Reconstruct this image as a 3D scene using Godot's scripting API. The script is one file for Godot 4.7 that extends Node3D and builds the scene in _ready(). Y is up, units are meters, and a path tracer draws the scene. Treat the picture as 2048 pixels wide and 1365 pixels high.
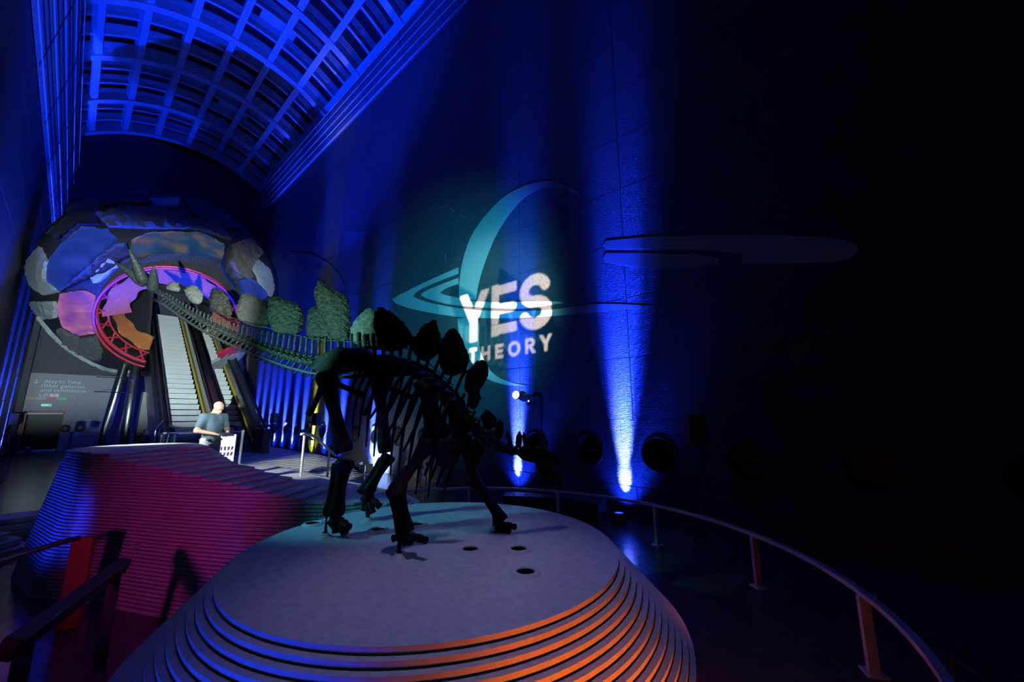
extends Node3D
# A night event in a museum hall: stegosaurus skeleton on a contoured plinth, blue wall washes, globe with escalator.
const SPINE = [0.489,3.804,-6.636,0.609,3.698,-6.439,0.741,3.543,-6.200,0.904,3.362,-5.881,1.057,3.219,-5.582,1.202,3.095,-5.297,1.339,2.994,-5.028,1.470,2.902,-4.769,1.595,2.825,-4.519,1.713,2.778,-4.281,1.825,2.748,-4.051,1.931,2.739,-3.826,2.025,2.739,-3.598,2.112,2.703,-3.369,2.198,2.602,-3.149,2.260,2.474,-2.989,2.335,2.342,-2.819,2.390,2.208,-2.705,2.449,2.068,-2.600,2.529,1.961,-2.490,2.641,1.918,-2.383,2.760,1.901,-2.310]
const PLATE_OUTLINES = [
	[0.599,3.782,-6.324,0.623,3.852,-6.318,0.665,3.877,-6.294,0.715,3.821,-6.253,0.712,3.753,-6.245,0.655,3.754,-6.283],
	[0.761,3.735,-6.163,0.777,3.803,-6.162,0.818,3.841,-6.138,0.875,3.799,-6.092,0.918,3.715,-6.049,0.916,3.620,-6.036,0.883,3.591,-6.055,0.814,3.625,-6.109],
	[0.926,3.574,-5.658,0.946,3.691,-5.660,0.987,3.720,-5.634,1.055,3.661,-5.575,1.105,3.555,-5.522,1.128,3.399,-5.481,1.052,3.394,-5.537,0.964,3.450,-5.611],
	[1.152,3.432,-5.364,1.183,3.623,-5.370,1.241,3.653,-5.328,1.338,3.595,-5.243,1.408,3.472,-5.169,1.414,3.242,-5.129,1.292,3.254,-5.227,1.183,3.322,-5.323],
	[1.319,3.395,-4.841,1.344,3.540,-4.842,1.433,3.521,-4.763,1.569,3.444,-4.636,1.609,3.338,-4.586,1.604,3.190,-4.566,1.547,3.112,-4.603,1.389,3.129,-4.740,1.332,3.266,-4.809],
	[1.619,3.211,-4.498,1.643,3.388,-4.505,1.721,3.451,-4.444,1.834,3.336,-4.322,1.844,3.055,-4.267,1.727,3.064,-4.376,1.629,3.084,-4.468],
	[1.595,3.511,-4.305,1.616,3.641,-4.307,1.654,3.678,-4.277,1.736,3.587,-4.185,1.832,3.508,-4.081,1.870,3.318,-4.013,1.874,3.120,-3.978,1.851,3.009,-3.981,1.751,3.007,-4.075,1.675,3.199,-4.178,1.644,3.311,-4.226],
	[1.878,3.076,-3.968,1.889,3.177,-3.973,1.963,3.320,-3.919,2.026,3.361,-3.860,2.066,3.321,-3.810,2.045,3.178,-3.807,2.106,2.957,-3.704,2.065,2.902,-3.738,1.924,2.956,-3.898,1.881,3.010,-3.953],
	[1.931,3.179,-3.600,1.956,3.298,-3.592,1.999,3.297,-3.540,2.101,3.177,-3.396,2.168,3.028,-3.289,2.167,2.940,-3.273,2.091,2.864,-3.350,1.979,2.864,-3.484,1.940,3.020,-3.559],
	[2.179,2.919,-3.298,2.253,3.099,-3.222,2.322,3.163,-3.128,2.340,3.087,-3.083,2.350,2.961,-3.040,2.331,2.834,-3.041,2.263,2.752,-3.129,2.223,2.773,-3.197,2.192,2.841,-3.259],
	[2.217,2.783,-2.898,2.263,2.976,-2.870,2.316,3.033,-2.805,2.345,2.972,-2.749,2.367,2.825,-2.685,2.378,2.753,-2.654,2.348,2.637,-2.672,2.279,2.583,-2.763,2.229,2.631,-2.847],
	[2.420,2.472,-2.755,2.448,2.627,-2.749,2.496,2.708,-2.700,2.549,2.736,-2.633,2.567,2.673,-2.596,2.547,2.554,-2.600,2.500,2.462,-2.644,2.448,2.434,-2.709],
	[2.360,2.340,-2.635,2.374,2.465,-2.642,2.422,2.492,-2.581,2.428,2.402,-2.554,2.405,2.300,-2.565,2.377,2.283,-2.600],
	[2.522,2.225,-2.629,2.539,2.252,-2.614,2.565,2.270,-2.588,2.603,2.221,-2.534,2.605,2.145,-2.517,2.579,2.118,-2.542,2.551,2.096,-2.571,2.525,2.145,-2.610],
	[2.508,2.122,-2.441,2.524,2.165,-2.432,2.556,2.178,-2.402,2.558,2.097,-2.386,2.531,2.021,-2.401,2.512,2.013,-2.419],
	[2.672,2.073,-2.461,2.683,2.091,-2.452,2.716,1.984,-2.426,2.701,1.954,-2.438,2.687,1.989,-2.449],
	[2.646,2.027,-2.317,2.662,2.070,-2.307,2.686,2.065,-2.293,2.686,1.967,-2.293,2.650,1.951,-2.315],
	[2.805,2.044,-2.377,2.827,2.057,-2.365,2.854,1.962,-2.352,2.836,1.932,-2.361,2.814,1.973,-2.372],
	[2.765,2.025,-2.250,2.775,2.055,-2.246,2.799,1.997,-2.237,2.803,1.945,-2.236,2.765,1.947,-2.250]]
const PLATE_FACING = [-0.549,0.119,0.827,-0.576,0.119,0.809,-0.593,0.119,0.796,-0.615,0.119,0.780,-0.642,0.119,0.757,-0.670,0.119,0.732,-0.681,0.119,0.722,-0.723,0.119,0.680,-0.761,0.119,0.638,-0.837,0.119,0.535,-0.823,0.119,0.556,-0.798,0.119,0.590,-0.804,0.119,0.583,-0.755,0.119,0.645,-0.710,0.119,0.694,-0.619,0,0.786,-0.513,0,0.858,-0.450,0,0.893,-0.350,0,0.937]
const LIMBS = {
	"hn_hip": [1.571,2.615,-3.766],
	"hn_knee": [1.739,1.907,-3.635],
	"hn_knee2": [1.748,1.818,-3.620],
	"hn_ankle": [1.703,1.361,-3.619],
	"hn_toes": [1.692,1.223,-3.569,1.727,1.226,-3.475,1.735,1.279,-3.437],
	"hn_post": [1.634,1.451,-3.651,1.636,1.179,-3.650],
	"hf_hip": [2.202,2.618,-3.924],
	"hf_knee": [2.307,1.854,-3.864],
	"hf_knee2": [2.336,1.801,-3.846],
	"hf_ankle": [2.169,1.443,-3.943],
	"hf_toes": [2.149,1.265,-3.954,2.173,1.262,-3.826,2.232,1.314,-3.792],
	"hf_post": [2.152,1.445,-3.952,2.142,1.152,-3.844],
	"fn_sh": [2.049,2.009,-2.738],
	"fn_el": [1.786,1.633,-2.846],
	"fn_wr": [1.816,1.350,-2.755],
	"fn_el2": [1.815,1.664,-2.804],
	"fn_wr2": [1.851,1.366,-2.708],
	"fn_toes": [1.787,1.301,-2.822,1.815,1.304,-2.636,1.879,1.325,-2.528],
	"fn_post": [1.806,1.444,-2.762,1.794,1.182,-2.746],
	"ff_sh": [2.611,2.030,-2.964],
	"ff_el": [2.703,1.561,-2.880],
	"ff_wr": [2.817,1.269,-2.668],
	"ff_toes": [2.750,1.153,-2.622,2.778,1.192,-2.519,2.814,1.238,-2.478],
	"ff_post": [2.793,1.287,-2.722,2.779,1.174,-2.707],
	"scap_n": [1.991,2.527,-2.879,2.072,2.363,-2.821,2.113,2.150,-2.791,2.131,1.982,-2.777],
	"scap_f": [2.411,2.376,-3.002,2.484,2.233,-2.942,2.552,2.045,-2.883],
	"cor_n": [2.133,1.930,-2.622],
	"cor_f": [2.519,1.895,-2.737],
	"cor_p": [2.155,2.074,-2.758],
	"skull0": [2.718,1.907,-2.333],
	"skull1": [3.131,1.826,-2.204],
	"jaw0": [2.916,1.788,-2.253],
	"jaw1": [3.161,1.581,-2.197],
	"sp0": [0.475,3.825,-6.660],
	"pub0": [1.699,2.375,-3.786],
	"pub1": [2.033,2.448,-3.732],
	"pub2": [2.181,2.417,-3.353],
	"pub3": [2.049,2.043,-3.377],
	"spikes": [0.408,3.872,-6.614,0.215,4.203,-6.423,0.413,3.871,-6.664,0.123,4.137,-6.876,0.498,3.786,-6.608,0.449,4.038,-6.311,0.440,3.916,-6.712,0.413,4.088,-6.914],
}
const GLOBE_PATCHES = [
	["screen_blue", [-0.924,0.096,-0.810,0.262,-0.610,0.235,-0.522,0.136,-0.575,0.028,-0.728,-0.202,-0.885,-0.409,-1.046,-0.293,-1.040,-0.085]],
	["screen_dusk", [-0.430,0.140,-0.315,0.251,0.040,0.376,0.248,0.323,0.241,0.154,0.057,0.118,-0.190,0.063,-0.398,-0.022]],
	["screen_pink", [-0.900,-0.425,-0.715,-0.364,-0.609,-0.406,-0.610,-0.641,-0.601,-0.777,-0.758,-0.861,-0.930,-0.781,-0.933,-0.596]],
	["screen_blue", [0.420,-0.024,0.538,0.053,0.835,-0.039,0.731,-0.185,0.491,-0.224]],
	["pale", [-1.469,-0.105,-1.183,0.078,-1.047,-0.111,-1.059,-0.293,-0.910,-0.411,-1.052,-0.461,-1.287,-0.348]],
	["pale", [-1.466,-0.572,-0.945,-0.507,-0.967,-0.687,-1.127,-0.734,-1.431,-0.690]],
	["pale", [-1.398,-0.767,-1.234,-0.937,-1.064,-1.251,-0.717,-1.492,-0.376,-1.364,-0.421,-1.595,-0.754,-1.458,-1.079,-1.221,-1.262,-1.008]],
	["glitter", [-0.958,-0.814,-0.763,-0.889,-0.607,-0.808,-0.564,-0.996,-0.585,-1.162,-0.809,-1.154,-0.958,-1.031]],
	["glitter", [-0.721,0.396,-0.535,0.522,-0.243,0.584,-0.084,0.497,0.217,0.578,0.297,0.401,0.039,0.402,-0.319,0.284,-0.596,0.259]],
	["pale", [-0.372,0.710,-0.134,0.845,-0.146,0.667,-0.319,0.589]],
	["slate", [-0.125,0.924,0.305,1.094,0.468,0.688,0.290,0.545,-0.026,0.573]],
	["gold", [0.316,0.358,0.580,0.631,0.701,0.462,0.517,0.164,0.538,0.053,0.405,0.004,0.295,0.108]],
	["pale", [0.571,0.329,0.817,0.286,0.942,0.070,0.873,-0.052,0.668,0.017,0.556,0.157]],
	["pale", [-0.644,-0.244,-0.538,-0.063,-0.472,-0.100,-0.548,-0.213,-0.617,-0.296]],
	["pale", [0.422,-1.068,0.544,-0.874,0.861,-0.841,0.964,-1.160,0.709,-1.389]],
	["red", [0.431,-0.874,0.565,-0.765,0.704,-0.748,0.694,-0.828,0.524,-0.959]],
	["slate", [-1.136,0.226,-0.937,0.445,-0.736,0.440,-0.655,0.279,-0.837,0.283,-0.950,0.104]],
	["pale", [-0.678,-1.509,-0.311,-1.328,-0.320,-1.526,-0.537,-1.560]],
	["slate", [-0.733,0.520,-0.593,0.802,-0.408,1.000,-0.377,0.625,-0.544,0.573]],
	["slate", [-0.498,0.088,-0.440,0.118,-0.408,-0.024,-0.459,-0.070,-0.548,-0.181,-0.683,-0.267,-0.871,-0.392,-0.715,-0.215,-0.563,0.015]],
	["slate", [0.267,0.319,0.307,0.084,0.408,-0.017,0.381,-0.107,0.292,-0.034,0.225,0.081]]]
const WALL_MARKS = [
	[-9.829,6.031,-9.827,6.652,-9.673,7.425,-9.336,8.091,-8.853,8.530,-8.156,8.901,-7.500,9.061,-6.690,9.029,-5.952,8.795,-5.286,8.343,-4.863,7.833,-5.290,8.210,-5.783,8.535,-6.353,8.724,-6.928,8.664,-7.541,8.328,-8.100,7.805,-8.542,7.117,-8.854,6.428,-8.983,5.863],
	[-9.882,5.376,-9.783,4.812,-9.465,4.239,-8.974,3.662,-8.411,3.269,-7.688,3.054,-6.844,2.986,-7.416,3.098,-8.053,3.338,-8.528,3.767,-8.808,4.360,-8.897,5.216],
	[-9.900,7.212,-11.520,7.140,-12.984,7.026,-14.106,6.920,-13.662,6.599,-12.072,6.044,-9.885,5.446,-7.903,5.069,-6.039,4.819,-4.535,4.680,-3.181,4.579,-4.391,4.855,-5.093,4.936,-6.035,5.000,-7.905,5.288,-9.766,5.721,-11.159,6.143,-12.271,6.554,-12.584,6.737,-12.133,6.883,-10.913,6.959,-9.891,6.974],
	[-9.886,6.828,-10.904,6.806,-11.805,6.753,-12.053,6.668,-11.788,6.496,-10.869,6.144,-9.770,5.809,-7.905,5.382,-6.732,5.183,-5.546,5.102,-6.030,5.237,-7.907,5.572,-9.029,5.822,-9.779,6.074,-10.597,6.366,-10.889,6.520,-10.469,6.597,-9.877,6.610],
	[-4.287,6.454,-3.186,6.211,-1.673,5.774,-0.491,5.375,0.093,5.098,0.247,4.909,0.121,4.796,-0.141,4.779,-0.836,4.946,-1.401,5.096,-1.415,5.223,-1.618,5.384,-2.161,5.595,-3.205,5.925,-4.297,6.246],
	[-4.302,6.142,-3.212,5.818,-2.171,5.477,-1.834,5.307,-1.906,5.220,-2.386,5.269,-3.235,5.465,-4.313,5.910],
	[-10.671,7.851,-10.589,7.923,-10.638,7.765,-10.573,7.595,-10.664,7.715]]
const FAINT_MARKS = [
	[-19.094,11.569,-16.801,10.816,-16.902,10.156,-17.092,9.450,-17.353,8.887,-18.587,9.194,-18.981,10.237],
	[-26.933,12.658,-23.611,11.640,-20.952,10.359,-19.253,9.225,-18.562,8.403,-19.015,8.503,-19.843,9.315,-21.380,10.269,-23.714,11.447,-26.871,12.431],
	[-15.152,9.510,-14.949,9.567,-14.688,9.442,-14.885,9.360]]

const LAYER := 0.03933
const PLINTH_TOP := 1.18
const LANDING := 0.7473
const RIGHT_WALL := 8.3
const LEFT_WALL := -2.1
const FAR_WALL := -36.6
const GLOBE_AT := Vector3(2.61, 8.45, -25.3)
const GLOBE_RADIUS := 4.55
const RING_AXIS := Vector3(-0.04, -0.54, 0.84)

var mats := {}
var used := {}
var rng := RandomNumberGenerator.new()

# ---------------------------------------------------------------- helpers: nodes
func numbered(called: String) -> String:
	var n: int = used.get(called, -1) + 1
	used[called] = n
	return called if n == 0 else "%s_%03d" % [called, n]

func tag(o: Node, label: String, category: String, group := "", kind := "") -> Node:
	if label: o.set_meta("label", label)
	if category: o.set_meta("category", category)
	if group: o.set_meta("group", group)
	if kind: o.set_meta("kind", kind)
	return o

func thing(called: String, label: String, category: String, at := Vector3.ZERO, turn := 0.0, group := "") -> Node3D:
	var o := Node3D.new()
	o.name = numbered(called)
	add_child(o)
	o.position = at
	o.rotation.y = turn
	tag(o, label, category, group)
	return o

func struct_root(called: String, label: String) -> Node3D:
	var o := Node3D.new()
	o.name = called
	add_child(o)
	o.set_meta("kind", "structure")
	o.set_meta("label", label)
	return o

func put(parent: Node, called: String, mesh: Mesh, m: Material, xf := Transform3D()) -> MeshInstance3D:
	var o := MeshInstance3D.new()
	o.name = called
	o.mesh = mesh
	o.material_override = m
	o.transform = xf
	parent.add_child(o, true)
	return o

func done(st: SurfaceTool) -> ArrayMesh:
	st.generate_normals()
	return st.commit()

func begin(smooth := false) -> SurfaceTool:
	var st := SurfaceTool.new()
	st.begin(Mesh.PRIMITIVE_TRIANGLES)
	st.set_smooth_group(0 if smooth else -1)
	return st

func obj(parent: Node, called: String, st: SurfaceTool, m: Material, xf := Transform3D()) -> MeshInstance3D:
	return put(parent, called, done(st), m, xf)

func v3(a: Array) -> Array:
	var r := []
	for i in range(0, a.size(), 3):
		r.append(Vector3(a[i], a[i + 1], a[i + 2]))
	return r

func v2(a: Array) -> PackedVector2Array:
	var r := PackedVector2Array()
	for i in range(0, a.size(), 2):
		r.append(Vector2(a[i], a[i + 1]))
	return r

func lin(r: float, g: float, b: float) -> Color:
	return Color(r, g, b).linear_to_srgb()

# ---------------------------------------------------------------- helpers: shapes
func tri(st: SurfaceTool, a: Vector3, b: Vector3, c: Vector3) -> void:
	st.add_vertex(a); st.add_vertex(b); st.add_vertex(c)

func quad(st: SurfaceTool, a: Vector3, b: Vector3, c: Vector3, d: Vector3) -> void:
	tri(st, a, b, c); tri(st, a, c, d)

# box with chamfered edges, centred at c
func box(st: SurfaceTool, c: Vector3, s: Vector3, basis := Basis(), bevel := 0.0) -> void:
	var h := s * 0.5
	var b := minf(bevel, minf(h.x, minf(h.y, h.z)) * 0.6)
	if b <= 0.0:
		var p := []
		for i in 8:
			p.append(c + basis * Vector3(h.x if i & 1 else -h.x, h.y if i & 2 else -h.y, h.z if i & 4 else -h.z))
		quad(st, p[0], p[1], p[3], p[2]); quad(st, p[5], p[4], p[6], p[7]); quad(st, p[4], p[0], p[2], p[6])
		quad(st, p[1], p[5], p[7], p[3]); quad(st, p[2], p[3], p[7], p[6]); quad(st, p[4], p[5], p[1], p[0])
		return
	for axis in 3:
		var u := (axis + 1) % 3
		var v := (axis + 2) % 3
		for s1 in [-1.0, 1.0]:
			var f := []
			for k in [[-1, -1], [1, -1], [1, 1], [-1, 1]]:
				var q := Vector3.ZERO
				q[axis] = s1 * h[axis]; q[u] = k[0] * (h[u] - b); q[v] = k[1] * (h[v] - b)
				f.append(c + basis * q)
			if s1 > 0: quad(st, f[3], f[2], f[1], f[0])
			else: quad(st, f[0], f[1], f[2], f[3])
			for s2 in [-1.0, 1.0]:
				var e := []
				for k in [-1.0, 1.0]:
					var q1 := Vector3.ZERO
					q1[axis] = s1 * h[axis]; q1[u] = s2 * (h[u] - b); q1[v] = k * (h[v] - b)
					var q2 := Vector3.ZERO
					q2[axis] = s1 * (h[axis] - b); q2[u] = s2 * h[u]; q2[v] = k * (h[v] - b)
					e.append(c + basis * q1); e.append(c + basis * q2)
				if s1 * s2 > 0: quad(st, e[0], e[2], e[3], e[1])
				else: quad(st, e[1], e[3], e[2], e[0])
	for i in 8:
		var sg := Vector3(1.0 if i & 1 else -1.0, 1.0 if i & 2 else -1.0, 1.0 if i & 4 else -1.0)
		var t := []
		for axis in 3:
			var q := sg * (h - Vector3(b, b, b))
			q[axis] = sg[axis] * h[axis]
			t.append(c + basis * q)
		if sg.x * sg.y * sg.z > 0: tri(st, t[0], t[2], t[1])
		else: tri(st, t[0], t[1], t[2])

func boxm(s: Vector3, bevel := 0.01) -> ArrayMesh:
	var st := begin()
	box(st, Vector3.ZERO, s, Basis(), bevel)
	return done(st)

# swept tube along points; radii may be one number or one per point; flat squeezes the section across `ref`
func tube(st: SurfaceTool, pts: Array, radii, sides := 8, flat := 1.0, ref := Vector3.UP, caps := true) -> void:
	var rings := []
	var n := pts.size()
	for i in n:
		var d: Vector3 = (pts[mini(i + 1, n - 1)] - pts[maxi(i - 1, 0)]).normalized()
		var side := d.cross(ref)
		if side.length() < 0.05: side = d.cross(Vector3(0.3, 0.1, 1.0))
		side = side.normalized()
		var up := side.cross(d).normalized()
		var r: float = radii[i] if radii is Array else radii
		var ring := []
		for k in sides:
			var a := TAU * k / sides
			ring.append(pts[i] + side * cos(a) * r * flat + up * sin(a) * r)
		rings.append(ring)
	for i in n - 1:
		for k in sides:
			var k2 := (k + 1) % sides
			quad(st, rings[i][k], rings[i][k2], rings[i + 1][k2], rings[i + 1][k])
	if caps:
		for k in range(1, sides - 1):
			tri(st, rings[0][0], rings[0][k + 1], rings[0][k])
			tri(st, rings[n - 1][0], rings[n - 1][k], rings[n - 1][k + 1])

# surface of revolution round the y axis of xf; profile of (radius, height)
func lathe(st: SurfaceTool, profile: Array, sides := 24, xf := Transform3D()) -> void:
	for i in profile.size() - 1:
		for k in sides:
			var a := TAU * k / sides
			var b := TAU * (k + 1) / sides
			var p: Vector2 = profile[i]
			var q: Vector2 = profile[i + 1]
			var p0 := xf * Vector3(cos(a) * p.x, p.y, sin(a) * p.x)
			var p1 := xf * Vector3(cos(b) * p.x, p.y, sin(b) * p.x)
			var q0 := xf * Vector3(cos(a) * q.x, q.y, sin(a) * q.x)
			var q1 := xf * Vector3(cos(b) * q.x, q.y, sin(b) * q.x)
			if p.x > 0.0001: tri(st, p0, p1, q1)
			if q.x > 0.0001: tri(st, p0, q1, q0)

# flat outline in space, thickened along its normal; thin rim, thicker middle
func slab(st: SurfaceTool, outline: Array, nrm: Vector3, thick: float, belly := 0.0) -> void:
	var c := Vector3.ZERO
	for p in outline: c += p
	c /= outline.size()
	var n := outline.size()
	var off := nrm * thick * 0.5
	for side in [-1.0, 1.0]:
		var mid: Vector3 = c + off * side + nrm * belly * side
		for i in n:
			var a: Vector3 = outline[i] + off * side
			var b: Vector3 = outline[(i + 1) % n] + off * side
			var a2: Vector3 = a.lerp(c + off * side, 0.45) + nrm * belly * 0.8 * side
			var b2: Vector3 = b.lerp(c + off * side, 0.45) + nrm * belly * 0.8 * side
			if side > 0:
				quad(st, a, b, b2, a2); tri(st, a2, b2, mid)
			else:
				quad(st, b, a, a2, b2); tri(st, b2, a2, mid)
	for i in n:
		var a: Vector3 = outline[i]
		var b: Vector3 = outline[(i + 1) % n]
		quad(st, a + off, a - off, b - off, b + off)

# level slab with the plan outline poly (x, z), rounded top edge
func layer(st: SurfaceTool, poly: PackedVector2Array, y0: float, y1: float, round_edge := 0.0, holes := []) -> void:
	var t := Geometry2D.triangulate_polygon(poly) if holes.is_empty() else PackedInt32Array()
	var top := poly
	if not holes.is_empty():   # top with round holes: triangles between outline, hole rims and a grid
		top = poly.duplicate()
		for h in holes:
			for i in 24: top.append(Vector2(h[0], h[1]) + Vector2.from_angle(TAU * i / 24.0) * 0.062)
			for i in 12: top.append(Vector2(h[0], h[1]) + Vector2.from_angle(TAU * i / 12.0) * 0.15)
		for d in Geometry2D.triangulate_delaunay(top):
			t.append(d)
		var keep := PackedInt32Array()
		for i in range(0, t.size(), 3):
			var m := (top[t[i]] + top[t[i + 1]] + top[t[i + 2]]) / 3.0
			var ok := Geometry2D.is_point_in_polygon(m, poly)
			for h in holes:
				if m.distance_to(Vector2(h[0], h[1])) < 0.06: ok = false
			if ok: keep.append_array([t[i], t[i + 1], t[i + 2]])
		t = keep
	if round_edge > 0.0:
		var inner := Geometry2D.offset_polygon(poly, -round_edge)
		if inner.size() == 1:
			t = Geometry2D.triangulate_polygon(inner[0]); top = inner[0]
	for i in range(0, t.size(), 3):
		var a := top[t[i]]; var b := top[t[i + 1]]; var c := top[t[i + 2]]
		if (b - a).cross(c - a) < 0:
			var s := b; b = c; c = s
		tri(st, Vector3(a.x, y1, a.y), Vector3(b.x, y1, b.y), Vector3(c.x, y1, c.y))
	var n := poly.size()
	var ccw := not Geometry2D.is_polygon_clockwise(poly)
	for i in n:
		var p := poly[i]
		var q := poly[(i + 1) % n]
		if ccw: 
			var s2 := p; p = q; q = s2
		quad(st, Vector3(p.x, y0, p.y), Vector3(q.x, y0, q.y), Vector3(q.x, y1 - round_edge * 0.6, q.y), Vector3(p.x, y1 - round_edge * 0.6, p.y))
	if round_edge > 0.0 and top != poly and holes.is_empty():
		# bevel strip between the wall top and the inner outline: nearest-point pairs
		var m := top.size()
		for i in n:
			var p := poly[i]
			var q := poly[(i + 1) % n]
			var pi := _near(top, p)
			var qi := _near(top, q)
			if ccw: quad(st, Vector3(q.x, y1 - round_edge * 0.6, q.y), Vector3(p.x, y1 - round_edge * 0.6, p.y), Vector3(pi.x, y1, pi.y), Vector3(qi.x, y1, qi.y))
			else: quad(st, Vector3(p.x, y1 - round_edge * 0.6, p.y), Vector3(q.x, y1 - round_edge * 0.6, q.y), Vector3(qi.x, y1, qi.y), Vector3(pi.x, y1, pi.y))

func _near(poly: PackedVector2Array, p: Vector2) -> Vector2:
	var best := poly[0]
	var bd := 1e9
	for i in poly.size():
		var q := Geometry2D.get_closest_point_to_segment(p, poly[i], poly[(i + 1) % poly.size()])
		var d := q.distance_squared_to(p)
		if d < bd:
			bd = d; best = q
	return best

func frame(at: Vector3, z_dir: Vector3, up := Vector3.UP) -> Transform3D:
	var z := z_dir.normalized()
	var x := up.cross(z)
	if x.length() < 0.01: x = Vector3.RIGHT
	x = x.normalized()
	return Transform3D(Basis(x, z.cross(x), z), at)

# ---------------------------------------------------------------- materials
func noise_tex(freq: float, octaves: int, normal := false, seed_ := 1, ramp: Gradient = null, size := 512, type := FastNoiseLite.TYPE_SIMPLEX_SMOOTH) -> NoiseTexture2D:
	var n := FastNoiseLite.new()
	n.noise_type = type
	n.frequency = freq
	n.fractal_octaves = octaves
	n.seed = seed_
	var t := NoiseTexture2D.new()
	t.width = size; t.height = size
	t.seamless = true
	t.noise = n
	t.as_normal_map = normal
	if ramp: t.color_ramp = ramp
	return t

func ramp2(a: Color, b: Color, c = null) -> Gradient:
	var g := Gradient.new()
	if c == null:
		g.offsets = PackedFloat32Array([0.15, 0.85]); g.colors = PackedColorArray([a, b])
	else:
		g.offsets = PackedFloat32Array([0.15, 0.5, 0.85]); g.colors = PackedColorArray([a, b, c])
	return g

func flat(key: String, c: Color, rough := 0.6, metal := 0.0) -> StandardMaterial3D:
	var m := StandardMaterial3D.new()
	m.albedo_color = c
	m.roughness = rough
	m.metallic = metal
	m.resource_name = key
	mats[key] = m
	return m

func grained(key: String, a: Color, b: Color, scale: Vector3, rough := 0.6, bump := 0.0, freq := 0.02, type := FastNoiseLite.TYPE_SIMPLEX_SMOOTH) -> StandardMaterial3D:
	var m := flat(key, Color.WHITE, rough)
	m.albedo_texture = noise_tex(freq, 4, false, 3, ramp2(a, b), 512, type)
	m.uv1_triplanar = true
	m.uv1_world_triplanar = true
	m.uv1_scale = scale
	if bump > 0.0:
		m.heightmap_enabled = true
		m.heightmap_texture = noise_tex(freq, 4, false, 7, null, 512, type)
		m.heightmap_scale = bump
	return m

func glow(key: String, c: Color, energy: float) -> StandardMaterial3D:
	var m := flat(key, c, 0.4)
	m.emission_enabled = true
	m.emission = c
	m.emission_energy_multiplier = energy
	return m

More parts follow.
